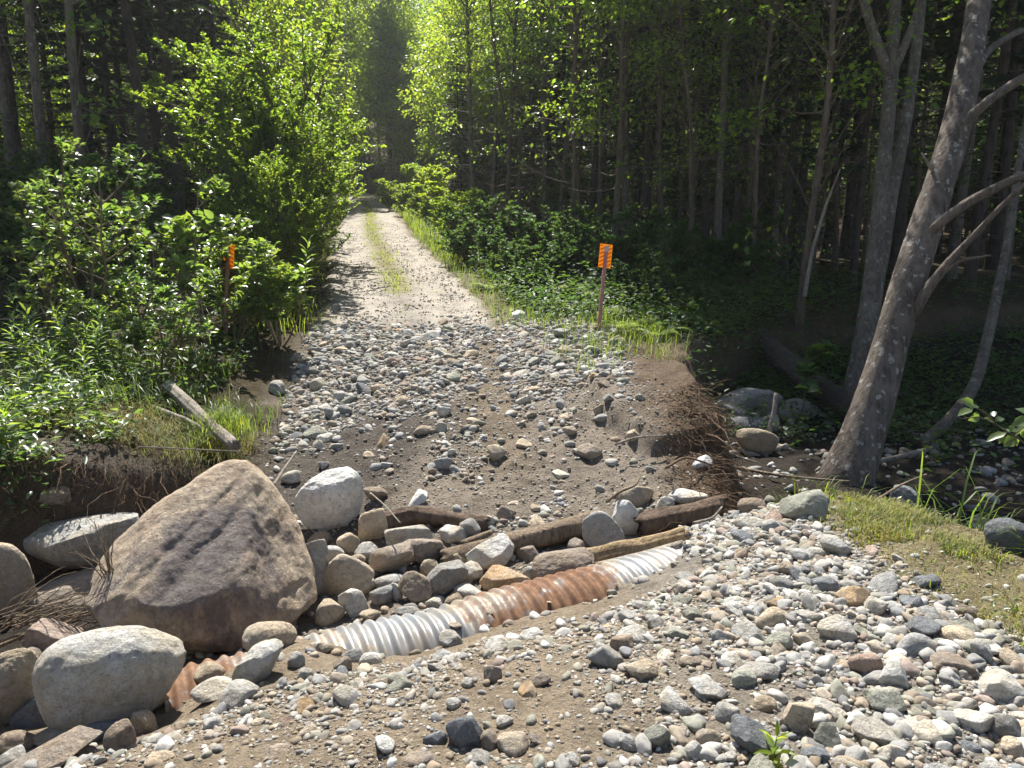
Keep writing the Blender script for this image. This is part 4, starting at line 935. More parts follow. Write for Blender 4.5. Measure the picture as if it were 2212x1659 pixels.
TREES = {
 'b5': broadleaf(14, 12, .055, 6.2, 1.5, 40, 42, .11, LEAF, BARK, dead=16), 'b6': broadleaf(15, 13, .065, 6.6, 1.6, 44, 42, .11, LEAF_DK, BARK_GREY, dead=16, fork=.25),
 'b1': broadleaf(1, 13, .085, 4.6, 2.0, 85, 42, .115, LEAF, BARK_GREY, low=3),
 'b2': broadleaf(2, 12, .075, 4.2, 1.8, 75, 42, .11, LEAF, BARK, fork=.3, low=3),
 'b3': broadleaf(3, 14, .10, 5.2, 2.3, 95, 44, .12, LEAF_DK, BARK_GREY, fork=.42, low=2),
 'b4': broadleaf(4, 11, .06, 3.6, 1.5, 80, 40, .11, LEAF, BARK, low=4),
 'y1': broadleaf(5, 12, .09, 4.2, 2.6, 210, 52, .17, LEAF_YEL, BARK_GREY, dead=2),
 'y2': broadleaf(6, 15, .11, 4.8, 3.1, 250, 52, .20, LEAF_YEL, BARK_GREY, dead=2),
 'y3': broadleaf(7, 9, .07, .6, 1.9, 180, 50, .15, LEAF_YEL, BARK, dead=1),
 'c1': conifer(8, 14, .11, 4.0, 1.7, 120, .26, BARK_DARK), 'c2': conifer(9, 12, .09, 2.6, 1.5, 120, .24, BARK_DARK), 'c3': conifer(10, 10, .08, .3, 1.7, 150, .25, BARK_DARK, 5),
}
NAMES = {'b': 'broadleaf_tree', 'y': 'young_birch', 'c': 'spruce_tree'}
def tree(kind, x, y, s=1.0, label='', group=None, rz=None, lean=None):
    r = empty(NAMES[kind[0]], (x, y, H(x, y) - .05), rng.uniform(0, 6.28) if rz is None else rz)
    r.scale = (s, s, s * rng.uniform(.92, 1.08))
    l = lean if lean is not None else rng.normal(0, .022, 2); r.rotation_euler[0] = l[0]; r.rotation_euler[1] = l[1]
    link('trunk', TREES[kind][0], r); c = link('crown', TREES[kind][1], r); c['kind'] = 'stuff'
    tag(r, label, 'tree', group); return r
PLANTED = []
def free_t(x, y, d): return all((x - a)**2 + (y - b)**2 > d * d for a, b in PLANTED)
def tput(kind, x, y, *a, **k): PLANTED.append((x, y)); return tree(kind, x, y, *a, **k)
GR, GL, GF = 'trees in the shaded woods above the creek', 'trees in the dark woods behind the saplings', 'sunlit trees around the bend of the road'
LR = {'b': 'slender bare-trunked broadleaf tree in the shaded woods above the creek', 'c': 'dark spruce with dead lower twigs in the shaded woods above the creek'}
LL_ = {'b': 'slender broadleaf tree in the dark woods behind the saplings', 'c': 'dark spruce in the dark woods behind the saplings'}
right = [(1235,17,'b4',1.0),(1272,21,'c1',1),(1322,15.5,'b2',.95),(1350,15.8,'b1',.9),(1368,19,'c2',1),(1428,16,'b4',1.05),(1448,20,'c2',1),(1485,17,'b4',1),(1503,22,'c1',1),(1548,15,'b1',.95),(1562,19,'b3',.9),(1603,16,'b4',1.1),
 (1650,22,'c1',1),(1700,20,'b1',.8),(1732,11,'b4',.95),(1778,20,'c1',1.1),(1830,23,'b3',1),(1990,19,'c1',1.1),(2050,16,'b3',1.05),(2090,14,'c2',1.1),(2140,18,'c1',1.3),(1690,15,'c2',.9),(1405,24,'b3',1),(1290,27,'b1',1),(1175,24,'b1',1.0),(1095,24,'b2',1.0),(1022,26,'b1',.95),(1300,30,'c1',1),(1840,14,'c2',.8),(1620,13.2,'b4',.8),(1500,13.6,'b4',.7),(1930,15,'c1',1)]
right += [(u, t, ('b5', 'b6', 'b5', 'c1')[q % 4], 1.0 + .2 * math.sin(q * 5)) for q, (u, t) in enumerate(((1250,19),(1292,18),(1335,22),(1385,17.5),(1410,19.5),(1462,18.5),(1475,23),(1520,17),(1535,21),(1580,18),(1590,22),(1625,17.5),(1640,19.5),(1665,16.5),(1680,24),(1715,17),(1750,16),(1760,23),(1800,17.5),(1815,20),(1860,19),(1900,22),(1960,17),(2010,22),(2110,21),(2170,15.5),(1120,27),(1150,29),(1205,22),(1062,30)))]
for u, t, k, s in right: tput(k, *gxy(u, t), s, LR[k[0]], GR)
left = [(55,17,'b3',1.0),(75,20,'c1',1.1),(120,16,'b3',1.1),(190,15.5,'b1',1.2),(218,19,'c2',1),(235,22,'c1',1),(283,20,'c1',1.1),(300,24,'c1',1),(345,18.5,'c1',1.25),(372,23,'c1',1.2),(402,20,'c1',1.2),(432,26,'c2',1.2),(20,22,'c1',1.3),(470,25,'c1',1.0),(505,22,'c2',1),(150,26,'c1',1),(520,29,'c1',1),(-60,16,'b3',1),(-80,22,'c1',1)]
for u, t, k, s in left: tput(k, *gxy(u, t), s, LL_[k[0]], GL)
far = [(580,32,'y1',1.0),(640,38,'y2',1.0),(690,46,'y2',1.1),(610,48,'y2',1.15),(560,26,'y3',1.1),(850,52,'y2',1.0),(965,52,'y1',1.0),(1010,45,'y1',1.05),(1065,38,'y2',.9),(1100,44,'y2',1),(900,60,'y2',1.1),(852,50,'y1',.95),(708,47,'y1',1.05),(690,38,'y3',1.1),(808,62,'y1',1.05),(846,59,'y1',.95),(775,66,'y2',.95),(740,72,'y2',1.25),(830,76,'y2',1.2),(1120,34,'y1',1.0),(1180,42,'y2',1),(1240,36,'y1',1.05),(1320,40,'y2',1),(1000,33,'c3',.75),(870,68,'y3',1.7),(730,84,'c3',1.9),(790,80,'y3',2.0),(905,58,'y3',1.2),(740,68,'y3',1.3),(880,50,'y3',1.0),(940,47,'y3',1.2),(990,40,'y3',1.1),(655,60,'y2',1.2),(780,56,'y3',.9),(870,56,'y1',1.1)]
for u, t, k, s in far:
    lab = {'y1': 'bright sunlit young birch beside the upper road', 'y2': 'tall sunlit birch around the bend of the road', 'y3': 'low leafy birch at the edge of the upper road', 'c3': 'dense dark spruce with branches to the ground by the upper road', 'c2': 'dark spruce behind the bend of the road'}[k]
    tput(k, *gxy(u, t), s, lab, GF)
n = 0; tries = 0
while n < 200 and tries < 20000:
    tries += 1
    t = 15 + 65 * rng.random()**1.15; u = rng.uniform(-500, 2750); x, y = gxy(u, t)
    sd = x - float(road_x(y)); 
    if abs(sd) < 4.2 + .05 * t or not free_t(x, y, 1.7) or (660 < u < 990 and 50 < t < 80): continue
    if sd < 0 and (y < 19 or x > -6.5) and y < 60: continue
    if sd > 0 and y < 15.5 and x < 7: continue
    if zones(np.array([x]), np.array([y]))[0][0] > .1: continue
    k = ['b1', 'b3', 'b4', 'c1', 'c2', 'c3', 'c1', 'c3'][rng.integers(8)] if t < 42 else ['c3', 'y2', 'c3', 'y1'][rng.integers(4)]
    if 600 < u < 1050 and t > 40: k = ('y2', 'y3', 'y1')[n % 3]
    if k == 'c3' and t < 26: k = 'c2'
    s = rng.uniform(.85, 1.25)
    if k == 'y3': tput(k, x, y, s * 1.4, 'low leafy birch at the edge of the upper road', GF)
    elif k[0] == 'y': tput(k, x, y, s, 'tall sunlit birch around the bend of the road', GF)
    elif sd > 0: tput(k, x, y, s, LR[k[0]] if k != 'c3' else 'spruce with branches to the ground deep in the woods above the creek', GR)
    else: tput(k, x, y, s, LL_[k[0]] if k != 'c3' else 'spruce with branches to the ground deep in the dark woods', GL)
    n += 1

for q in range(130):
    if q < 70: t = rng.uniform(58, 98); u = rng.uniform(420, 1750)
    else: t = rng.uniform(32, 60); u = rng.uniform(1060, 2300) if q < 105 else rng.uniform(-100, 480)
    x, y = gxy(u, t); sd = x - float(road_x(y))
    if (abs(sd) < 5 and y < 68) or not free_t(x, y, 1.6) or (660 < u < 990 and t < 78): continue
    k = 'c3' if rng.random() < (.62 if q >= 70 else .06) else 'y3'; s_ = rng.uniform(1.0, 1.5) * (1.25 if q < 70 else 1)
    lab = ('dense spruce on the wooded hillside at the end of the road' if k == 'c3' else 'bushy birch on the wooded hillside at the end of the road') if q < 70 else ('spruce with branches to the ground deep in the woods' if k == 'c3' else 'bushy young birch deep in the woods')
    tput(k, x, y, s_, lab, 'trees on the hillside at the end of the road' if q < 70 else 'low-branched trees deep in the woods')
# the leaning lichen-spotted tree, its dead limbs, and the forked pair next to it
def px_trunk(pts, mat, name, label, limbs=(), crown=None, sides=18):
    """pts: (u, v, t, diameter in px)"""
    P0 = np.array([at(u, v, t) for u, v, t, w in pts]); rad = np.array([w * t / FPX / 2 for u, v, t, w in pts])
    n = 40; s0 = np.r_[0, np.cumsum(np.linalg.norm(np.diff(P0, axis=0), axis=1))]
    P = spline(P0, n); r = np.interp(np.linspace(0, s0[-1], n), s0, rad)
    root = empty(name, P[0]); V, F = tube(P - P[0], r, sides, True); k = n * sides
    c = np.repeat(P - P[0], sides, 0); V[:k] = c + (V[:k] - c) * (1 + .10 * fbm(V[:k, 0] * 4, V[:k, 1] * 4, V[:k, 2] * 2, 4))[:, None]
    link('trunk', mesh_np('trunk', V, F, mat), root)
    for nm, lp, m in limbs:
        Q0 = np.array([at(u, v, t) for u, v, t, w in lp]); rr_ = np.array([w * t / FPX / 2 for u, v, t, w in lp]); Q = spline(Q0, 16)
        V, F = tube(Q - P[0], np.interp(np.linspace(0, 1, 16), np.linspace(0, 1, len(rr_)), rr_), 9); kk = 16 * 9; c = np.repeat(Q - P[0], 9, 0)
        V[:kk] = c + (V[:kk] - c) * (1 + .2 * fbm(V[:kk, 0] * 9, V[:kk, 1] * 9, V[:kk, 2] * 9, 3))[:, None]
        link(nm, mesh_np(nm, V, F, m), root)
    if crown:
        g = np.random.default_rng(5); cl = Acc(); top = P[-1] - P[0]
        for _ in range(crown):
            c = top + rnd_dir(g, 1)[0] * g.random()**.5 * np.array([2.2, 2.2, 2.0]) + np.array([.5, .8, 1.6]); nn = 40; a = g.uniform(0, 6.283, nn); q = g.random(nn)**.5 * .6
            pos = np.c_[np.cos(a) * q, np.sin(a) * q, g.normal(0, .1, nn)]
            L_ = .11 * g.uniform(.6, 1.2, nn); leaf_batch(cl, c + pos, pos + g.normal(0, .3, (nn, 3)), np.array([0, 0, 1.]) + g.normal(0, .4, (nn, 3)), L_, L_ * .65)
        tag(link('crown', cl.mesh('crown', LEAF), root), kind='stuff')
    return tag(root, label, 'tree')
px_trunk([(1812,1085,7.05,135),(1828,1040,7.1,115),(1850,985,7.1,97),(1880,900,7.1,83),(1925,740,7.1,73),(1975,560,7.15,69),(2040,370,7.3,63),(2085,200,7.5,56),(2105,80,7.7,49),(2125,-80,8,46),(2150,-400,8.8,40),(2190,-900,10,32)], BARK_LICHEN, 'leaning_tree',
 'leaning grey-brown tree trunk spotted with pale lichen, broken limbs on one side', (
 ('dead_limb', [(1968,690,7.05,27),(2010,610,6.9,22),(2075,540,6.75,17),(2140,470,6.6,12),(2212,395,6.4,9),(2300,330,6.2,6)], LIMB),
 ('dead_limb', [(2005,505,7.1,24),(2060,455,7.0,20),(2130,415,6.9,19),(2230,370,6.7,16),(2330,330,6.5,11)], LIMB),
 ('dead_limb', [(2060,290,7.35,24),(2130,220,7.2,20),(2212,165,7.1,19),(2330,110,6.9,14)], BARK_GREY),
 ('dead_limb', [(2030,592,6.88,11),(2080,560,6.7,8),(2140,552,6.6,4)], LIMB),
 ('dead_limb', [(2090,190,7.45,19),(2130,110,7.6,16),(2200,65,7.7,12),(2300,50,7.8,9)], BARK_GREY),
 ('dead_limb', [(2012,365,7.25,9),(2000,345,7.2,6),(1990,330,7.2,3)], WOOD_GREY)), crown=70)
px_trunk([(1835,890,9.6,52),(1860,780,9.7,44),(1885,600,9.8,38),(1905,400,10,32),(1925,170,10.3,30),(1935,0,10.6,24),(1950,-400,11.5,20)], BARK_GREY, 'forked_tree', 'slim grey tree forking high up next to the leaning lichen-spotted tree', (
 ('limb', [(1924,170,10.3,22),(1900,110,10.3,20),(1875,40,10.4,17),(1850,-60,10.6,14),(1800,-300,11,9)], BARK_GREY), ('limb', [(1926,160,10.3,20),(1960,90,10.3,16),(1990,0,10.4,13),(2020,-150,10.6,9)], BARK_GREY)), crown=60, sides=12)
px_trunk([(1858,845,10.4,34),(1890,640,10.5,30),(1925,430,10.6,26),(1960,250,10.8,24),(1985,60,11,20),(2010,-200,11.6,16)], BARK_GREY, 'slim_tree', 'slim grey tree standing close behind the forked tree', (), crown=40, sides=12)
px_trunk([(1990,960,8.0,26),(2060,900,8.2,24),(2110,830,8.6,24),(2140,700,8.9,22),(2170,560,9.2,18),(2205,330,9.6,14),(2260,0,10,10)], BARK_GREY, 'slim_tree', 'thin curved mottled sapling trunk behind the leaning tree', (), crown=25, sides=10)
px_trunk([(1738,640,10.6,9),(1755,540,10.6,8),(1785,440,10.5,6),(1815,365,10.5,3)], WOOD_GREY, 'dead_snag', 'thin pale dead snag standing in the shaded woods', (), sides=8)

# ================================================================== SAPLINGS, SHRUBS, HERBS
g1 = shrub_thing('willow_sapling', 21, LEAF_SH, 'tall thin willow sapling with two bare lower stems on the bank', 'sapling', full=True, single=280, stems=3, h=2.25, spread=.42, ll=.085, lw=.042, per=11, side=4, base_clear=.42)
place(g1, *gxy(195, 8.3), .3)
g2 = shrub_thing('broadleaf_sapling', 22, LEAF_SH, 'broad-leaved bright green sapling in front of the half hidden marker', 'sapling', full=True, single=280, stems=3, h=1.9, spread=.5, ll=.13, lw=.085, per=8, side=4, base_clear=.35)
place(g2, *gxy(448, 8.8), 1.0, z=None)
g3 = shrub_thing('broadleaf_sapling', 23, LEAF_SH, 'low spreading leafy sapling overhanging the stony slope', 'sapling', full=True, single=280, stems=6, h=1.3, spread=.75, ll=.11, lw=.07, per=8, side=4, base_clear=.2)
place(g3, *gxy(598, 9.3), 2.0)
g4 = shrub_thing('willow_sapling', 24, LEAF_SH, 'bushy willow sapling between the tall willow and the grey log', 'sapling', full=True, single=250, stems=6, h=1.15, spread=.8, ll=.075, lw=.036, per=10, side=4, base_clear=.2)
place(g4, *gxy(330, 7.6), .7)
g5 = shrub_thing('willow_sapling', 25, LEAF_SH, 'shorter willow sapling behind the tall thin one', 'sapling', full=True, stems=4, h=1.7, spread=.6, ll=.085, lw=.045, per=10, side=4)
place(g5, *gxy(270, 9.2), 1.7)
g6 = shrub_thing('willow_sapling', 27, LEAF_SH, 'leafy willow branch reaching out over the dark undergrowth', 'sapling', full=True, stems=3, h=1.5, spread=.9, ll=.085, lw=.045, per=9, side=3)
place(g6, *gxy(70, 8.6), 4.0)
for proto, u, t, rz, s, lab in ((g1, 90, 9.4, 2.2, .95, 'willow sapling with silvery leaves behind the reaching willow branch'),
        (g3, 500, 10.2, 4.4, 1.1, 'spreading leafy sapling behind the half hidden marker'), (g4, 497, 9.3, 1.9, 1.15, 'bushy willow sapling in front of the half hidden marker post'), (g4, 150, 7.3, 2.9, .8, 'bushy low willow at the foot of the tall thin sapling'), (g3, 610, 10.6, 1.0, .8, 'spreading leafy sapling at the corner of the road')):
    o = place(copy_tree(proto), *gxy(u, t), rz, s); o['label'] = lab
# tall alder thicket at the roadside: several big bushes
al = shrub_thing('alder_bush', 31, LEAF, 'tall dense alder bush at the road edge, sunlit on its outer side', 'bush', 'alder bushes at the road edge', stems=9, h=4.4, spread=.30, ll=.09, lw=.058, per=38, side=7, base_clear=.05, stem_mat=BARK)
place(al, *gxy(590, 14.6), .4)
for (u, t, s, rz, lab) in ((630,15.8,.85,2,'alder bush crowding close behind the tallest alder'), (650,13.6,.62,1,'half height alder bush leaning towards the wheel track'), (668,17.5,.7,4,'alder bush where the left wheel track disappears from view'.replace('left ', '')), (620,12.4,.5,2.5,'low alder bush in front of the tall alders'), (678,21,.68,.6,'alder bush further up the road edge beyond the tall alders'), (660,26,.9,2.2,'last alder bush up the road before the bend')):
    o = place(copy_tree(al), *gxy(u, t), rz, s); o['label'] = lab
def shrubs(proto, spots, first=True):
    for q, (u, t, s) in enumerate(spots):
        place(proto if (q == 0 and first) else copy_tree(proto), *gxy(u, t), rng.uniform(0, 6.28), s * rng.uniform(.9, 1.1))
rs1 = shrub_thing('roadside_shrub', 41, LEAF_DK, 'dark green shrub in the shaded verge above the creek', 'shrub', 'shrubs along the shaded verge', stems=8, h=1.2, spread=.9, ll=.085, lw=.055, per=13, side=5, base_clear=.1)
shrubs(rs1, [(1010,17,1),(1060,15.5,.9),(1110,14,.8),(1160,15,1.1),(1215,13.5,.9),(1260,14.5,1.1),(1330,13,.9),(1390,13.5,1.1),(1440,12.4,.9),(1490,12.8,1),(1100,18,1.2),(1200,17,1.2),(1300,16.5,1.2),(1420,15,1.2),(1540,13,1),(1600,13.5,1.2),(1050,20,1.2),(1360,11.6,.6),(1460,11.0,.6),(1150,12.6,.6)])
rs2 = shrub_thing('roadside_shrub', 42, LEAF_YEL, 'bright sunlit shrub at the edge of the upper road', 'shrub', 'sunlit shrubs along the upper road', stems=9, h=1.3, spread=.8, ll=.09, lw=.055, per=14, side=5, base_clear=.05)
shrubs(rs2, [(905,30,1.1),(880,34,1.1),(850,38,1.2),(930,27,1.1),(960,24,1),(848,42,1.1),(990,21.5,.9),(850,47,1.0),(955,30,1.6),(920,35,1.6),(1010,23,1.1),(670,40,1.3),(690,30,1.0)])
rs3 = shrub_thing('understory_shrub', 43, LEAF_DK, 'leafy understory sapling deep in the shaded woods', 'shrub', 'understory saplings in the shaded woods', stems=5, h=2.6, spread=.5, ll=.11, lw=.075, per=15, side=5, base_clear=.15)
spots = []
for _ in range(60):
    u = rng.uniform(1150, 2400); t = rng.uniform(19, 36); x, y = gxy(u, t)
    if zones(np.array([x]), np.array([y]))[0][0] < .2 and x > 1.4: spots.append((u, t, rng.uniform(.6, 1.4)))
for _ in range(42):
    u = rng.uniform(-150, 540); t = rng.uniform(11.5, 30); spots.append((u, t, rng.uniform(.5, 1.1)))
shrubs(rs3, spots)
sd = shrub_thing('maple_seedling', 44, LEAF_DK, 'slender maple seedling growing beside the fallen trunk', 'seedling', full=True, stems=1, h=1.0, spread=.2, ll=.13, lw=.12, per=7, side=4, base_clear=.4)
place(sd, *gxy(1750, 8.6))

def herb_thing(seed, h, nl, ll, lw, mat, label, name='herb', group=None):
    g = np.random.default_rng(seed); r = empty(name); P = np.c_[np.linspace(0, 1, 8)**1.5 * h * g.uniform(-.15, .15), np.linspace(0, 1, 8)**1.5 * h * g.uniform(-.15, .15), np.linspace(0, h, 8)]
    V, F = tube(P, np.linspace(.005, .002, 8), 5); link('stem', mesh_np('stem', V, F, GRASS), r)
    s = np.linspace(.15, 1, nl); q = np.array([np.interp(s * 7, np.arange(8), P[:, i]) for i in range(3)]).T; az = np.arange(nl) * 2.4
    el = .15 + .9 * s**3; d = np.c_[np.cos(az) * np.cos(el), np.sin(az) * np.cos(el), np.sin(el)]
    a = Acc(); L_ = ll * (.6 + .8 * np.sin(s * 2.6)); leaf_batch(a, q, d, np.array([0, 0, 1.]) + g.normal(0, .2, (nl, 3)), L_, L_ * lw, True)
    tag(link('foliage', a.mesh('foliage', mat), r), kind='stuff'); return tag(r, label, 'herb', group)
hp = [herb_thing(50 + q, h, nl, .13, .22, LEAF_SH, 'upright herb with narrow leaves on the left-hand stream bank'.replace('left-hand ', ''), 'goldenrod_stalk', 'narrow-leaved herbs on the stream bank') for q, (h, nl) in enumerate(((.75, 26), (.95, 32), (.55, 22)))]
first = [True] * 3
for _ in range(40):
    t = rng.uniform(6.0, 8.6); u = rng.uniform(-80, 230)
    x, y = gxy(u, t)
    if zones(np.array([x]), np.array([y]))[1][0] > .02 or (u > 330 and t < 6.6): continue
    q = rng.integers(3); o = hp[q] if first[q] else copy_tree(hp[q]); first[q] = False
    place(o, x, y, rng.uniform(0, 6.28), rng.uniform(.45, .85), tilt=tuple(rng.normal(0, .14, 2)))
for (u, v, s, lab) in ((652, 690, 1.15, 'single tall narrow-leaved stalk standing at the road edge'),):
    x, y, z = hit(u, v)[0]; o = copy_tree(hp[1]); o['label'] = lab; del o['group']; place(o, x, y, 1.0, s)

def fern_thing(seed, label):
    g = np.random.default_rng(seed); r = empty('fern'); st = Acc(); lf_ = Acc()
    for k in range(9):
        az = k * 2 * math.pi / 9 + g.uniform(-.25, .25); L_ = g.uniform(.4, .65); sx = np.linspace(0, 1, 10)
        P = np.c_[np.cos(az) * L_ * sx, np.sin(az) * L_ * sx, L_ * (.95 * sx - .75 * sx**2.2)]; st.add(*tube(P, np.linspace(.003, .001, 10), 4, False))
        f = np.repeat(np.linspace(.18, .99, 20), 2); q = np.array([np.interp(f * 9, np.arange(10), P[:, i]) for i in range(3)]).T; sg_ = np.tile([-1., 1.], 20)
        sd_ = np.array([-math.sin(az), math.cos(az), 0]); d = sd_ * sg_[:, None] + np.array([math.cos(az), math.sin(az), -.1]) * .35
        ln = .15 * np.sin(np.clip((1 - f) * 1.5 + .15, 0, 1.57)); leaf_batch(lf_, q, d, np.tile([0, 0, 1.], (40, 1)) + g.normal(0, .15, (40, 3)), ln, ln * .3)
    link('stem', st.mesh('stem', GRASS), r); tag(link('frond', lf_.mesh('frond', GRASS), r), kind='stuff'); return tag(r, label, 'fern', 'ferns on the verge above the creek')
fe = fern_thing(91, 'light green fern on the grassy verge around the open hazard marker')
for q, (u, t, s_) in enumerate(((1340,10.9,1),(1240,11.2,.9),(1400,10.6,1.1),(1180,11.6,.8),(1440,10.2,.9),(1380,11.8,1.1),(1290,12.2,1.1),(1130,12.4,.8),(1460,11.2,1.1),(1350,9.6,.7),(1060,13.5,.9),(1420,9.4,.8),(1500,11.0,1.0),(1220,12.6,1.1))):
    place(fe if q == 0 else copy_tree(fe), *gxy(u, t), rng.uniform(0, 6.28), s_)
# undergrowth, grass
def undergrowth(name, n, fn, box, mat, label, ll=.08, hmax=.5, per=9):
    g = rng; x = g.uniform(box[0], box[1], n * 6); y = g.uniform(box[2], box[3], n * 6); k = g.random(n * 6) < fn(x, y); x, y = x[k][:n], y[k][:n]; z = H(x, y); m = len(x)
    hh = g.uniform(.25, 1, m) * hmax
    P = np.repeat(np.c_[x, y, z], per, 0); f = g.random(m * per)
    P[:, 2] += f * np.repeat(hh, per); P[:, :2] += g.normal(0, .10, (m * per, 2)) * (.4 + f)[:, None]
    a = g.uniform(0, 6.283, m * per); L_ = ll * g.uniform(.5, 1.35, m * per)
    acc = Acc(); leaf_batch(acc, P, np.c_[np.cos(a), np.sin(a), g.uniform(-.3, .6, m * per)], np.array([0, 0, 1.]) + g.normal(0, .45, (m * per, 3)), L_, L_ * g.uniform(.3, .65, m * per))
    return tag(link(name, acc.mesh(name, mat)), label, 'undergrowth', kind='stuff')
nz = lambda x, y: zones(x, y)
def side_(x, y): return x - road_x(np.maximum(y, 9.5))
fR = lambda x, y: ((side_(x, y) > 1.75) & ((nz(x, y)[0] < .6) | ((y > 9.2) & (x > 2.6))) & (y > 9.2) & ((x > 1.9) | (y > 10.2))).astype(float) * np.exp(-np.maximum(y - 10, 0) / 14) * np.exp(-np.maximum(x - 2.8, 0) / 1.8)
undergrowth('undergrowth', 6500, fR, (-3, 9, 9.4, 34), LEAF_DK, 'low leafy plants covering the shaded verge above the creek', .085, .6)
fL = lambda x, y: ((side_(x, y) < -1.75) & (x < -2.45 - .1 * (y - 6)) & (nz(x, y)[1] < .05) & (y > 6.1 - .35 * sstep(-3.4, -4.2, x))).astype(float) * np.exp(-np.maximum(y - 8, 0) / 12) * (.35 + .65 * sstep(-.1, .3, fbm(x * 1.2, y * 1.2, 21)))
undergrowth('undergrowth', 3000, fL, (-11, -2.4, 5.3, 30), LEAF_DK, 'low leafy plants under the saplings on the stream bank', .07, .5)  # dark leaf colour chosen to imitate the shade below the saplings
fB = lambda x, y: ((nz(x, y)[0] > .1) & (x > 1.9) & (y > 7.8) & (y < 12.5)).astype(float)
undergrowth('undergrowth', 800, fB, (1.8, 8, 7.8, 12.5), LEAF_DK, 'dark leafy plants hanging down the shaded creek bank', .075, .4)
fC = lambda x, y: (nz(x, y)[0] > .95) * sstep(5.5, 8.5, y) * sstep(2.6, 4.5, x) * sstep(-.15, .3, fbm(x * .8, y * .8, 9))
undergrowth('undergrowth', 260, fC, (2.4, 10, 6, 12), LEAF_DK, 'sparse low plants on the dark creek floor', .08, .4)
def grass(name, n, fn, box, h, lean, mat, label, W=.004, hv=.5):
    x = rng.uniform(box[0], box[1], n * 7); y = rng.uniform(box[2], box[3], n * 7); k = rng.random(n * 7) < fn(x, y); x, y = x[k][:n], y[k][:n]
    acc = Acc(); grass_batch(acc, np.c_[x, y, H(x, y) - .01], h * rng.uniform(1 - hv, 1 + hv, len(x)), lean, W)
    return tag(link(name, acc.mesh(name, mat)), label, 'grass', kind='stuff')
md = lambda x, y: sstep(1.7, 2.05, x + .15 * fbm(x * 3, y * 3, 2) + .12 * (y - 3)) * (nz(x, y)[0] < .35) * (y > 1.8) * (.06 + .94 * sstep(-.12, .22, fbm(x * 4, y * 4, 5)))
grass('grass', 9000, md, (1.4, 2.9, 1.8, 5), .045, .9, GRASS_DRY, 'short dry pale grass on the mound above the creek', .0022, .95)
grass('grass', 3800, md, (1.4, 2.9, 1.8, 5), .04, .8, GRASS, 'short green grass on the mound', .0026, .98)
md2 = lambda x, y: ((nz(x, y)[0] > .02) & (nz(x, y)[0] < .8) & (x > 1.85) & (y < 5)).astype(float) * sstep(-.2, .3, fbm(x * 2.5, y * 2.5, 7))
grass('grass', 1500, md2, (1.6, 3.0, 1.8, 5), .2, .9, GRASS, 'longer green grass hanging over the edge of the mound', .0032)
md3 = lambda x, y: md(x, y) * sstep(0, .35, fbm(x * 5, y * 5, 31))
undergrowth('clover', 420, md3, (1.4, 2.9, 1.8, 5), LEAF_SH, 'clover patches in the short grass of the mound', .022, .04, 7)
mdp = lambda x, y: sstep(1.5, 1.7, x + .12 * (y - 3)) * (nz(x, y)[0] < .3) * (y < 5)
tag(gravel('gravel', 700, mdp, (1.4, 2.7, 1.8, 5), .004, .03, 1.3, .012, .3), 'pebbles strewn through the grass of the mound', 'gravel', kind='stuff')
acc = Acc(); x, y = rng.normal(2.62, .09, 90), rng.normal(4.1, .12, 90); grass_batch(acc, np.c_[x, y, H(x, y)], rng.uniform(.25, .55, 90), .8, .006)
tag(link('grass_tuft', acc.mesh('grass_tuft', GRASS)), 'tall arching grass tuft on the far edge of the mound', 'grass tuft', kind='stuff')
sg = lambda x, y: (np.exp(-(((x - 1.25) / .8)**4 + ((y - 9.2) / 1.2)**4)) * ((x > .15 + .35 * (9.6 - y)) & (side_(x, y) > 1.4)) * (.25 + .75 * sstep(-.2, .2, fbm(x * 3, y * 3, 4))) + (np.abs(side_(x, y) - 1.55) < .35) * (y > 10) * .35) * (nz(x, y)[0] < .7)
grass('grass', 8000, sg, (-4, 2.6, 7.8, 24), .22, .8, GRASS, 'green grass around the open hazard marker and along the verge', .003)
sl = lambda x, y: (np.exp(-(((x + 3.2) / .55)**2 + ((y - 10.6) / 1.1)**2)) + (np.abs(side_(x, y) + 1.6) < .3) * .3 * (y > 10)) * (side_(x, y) < -1.2) * (y > 8)
grass('grass', 2200, sl, (-7, -2, 8.5, 24), .25, .7, GRASS, 'yellow green grass at the corner of the road by the saplings', .0045)
sm = lambda x, y: np.exp(-(side_(x, y) / .24)**2) * (sstep(12.2, 13.5, y) + .12 * (y > 10.6)) * sstep(-.5, .1, fbm(x * 2, y * .8, 3))
grass('grass', 16000, sm, (-13, -1, 10.5, 56), .13, .8, GRASS, 'strip of grass down the middle of the dirt road', .006)
sv = lambda x, y: ((side_(x, y) > 1.35) & (side_(x, y) < 2.5) & (y > 17)).astype(float)
grass('grass', 9000, sv, (-12, 1, 16, 52), .38, .7, GRASS, 'bright tall grass on the verge of the upper road', .009)
bl = lambda x, y: ((x < -2.3) & (nz(x, y)[1] < .05) & (y > 6.0 - .5 * sstep(-3.4, -4.2, x)) & (y < 8.5)).astype(float) * sstep(-.1, .3, fbm(x * 1.5, y * 1.5, 13))
grass('grass', 2600, bl, (-6, -2.2, 4.8, 8.5), .26, .9, GRASS_DK, 'rank green grass among the herbs on the stream bank', .004)
bk = lambda x, y: ((x < -2.25) & (x > -5) & (nz(x, y)[1] < .75) & (y > 4.6) & (y < 6.5)).astype(float) * sstep(-.25, .25, fbm(x * 3, y * 3, 23))
grass('grass', 4200, bk, (-5, -2.2, 4.6, 6.5), .16, 1.3, GRASS_DRY, 'flattened dead grass on the edge of the soil bank', .0022)
bk2 = lambda x, y: bk(x, y) * sstep(-3.0, -3.5, x + .4 * fbm(x * 2, y * 2, 3))
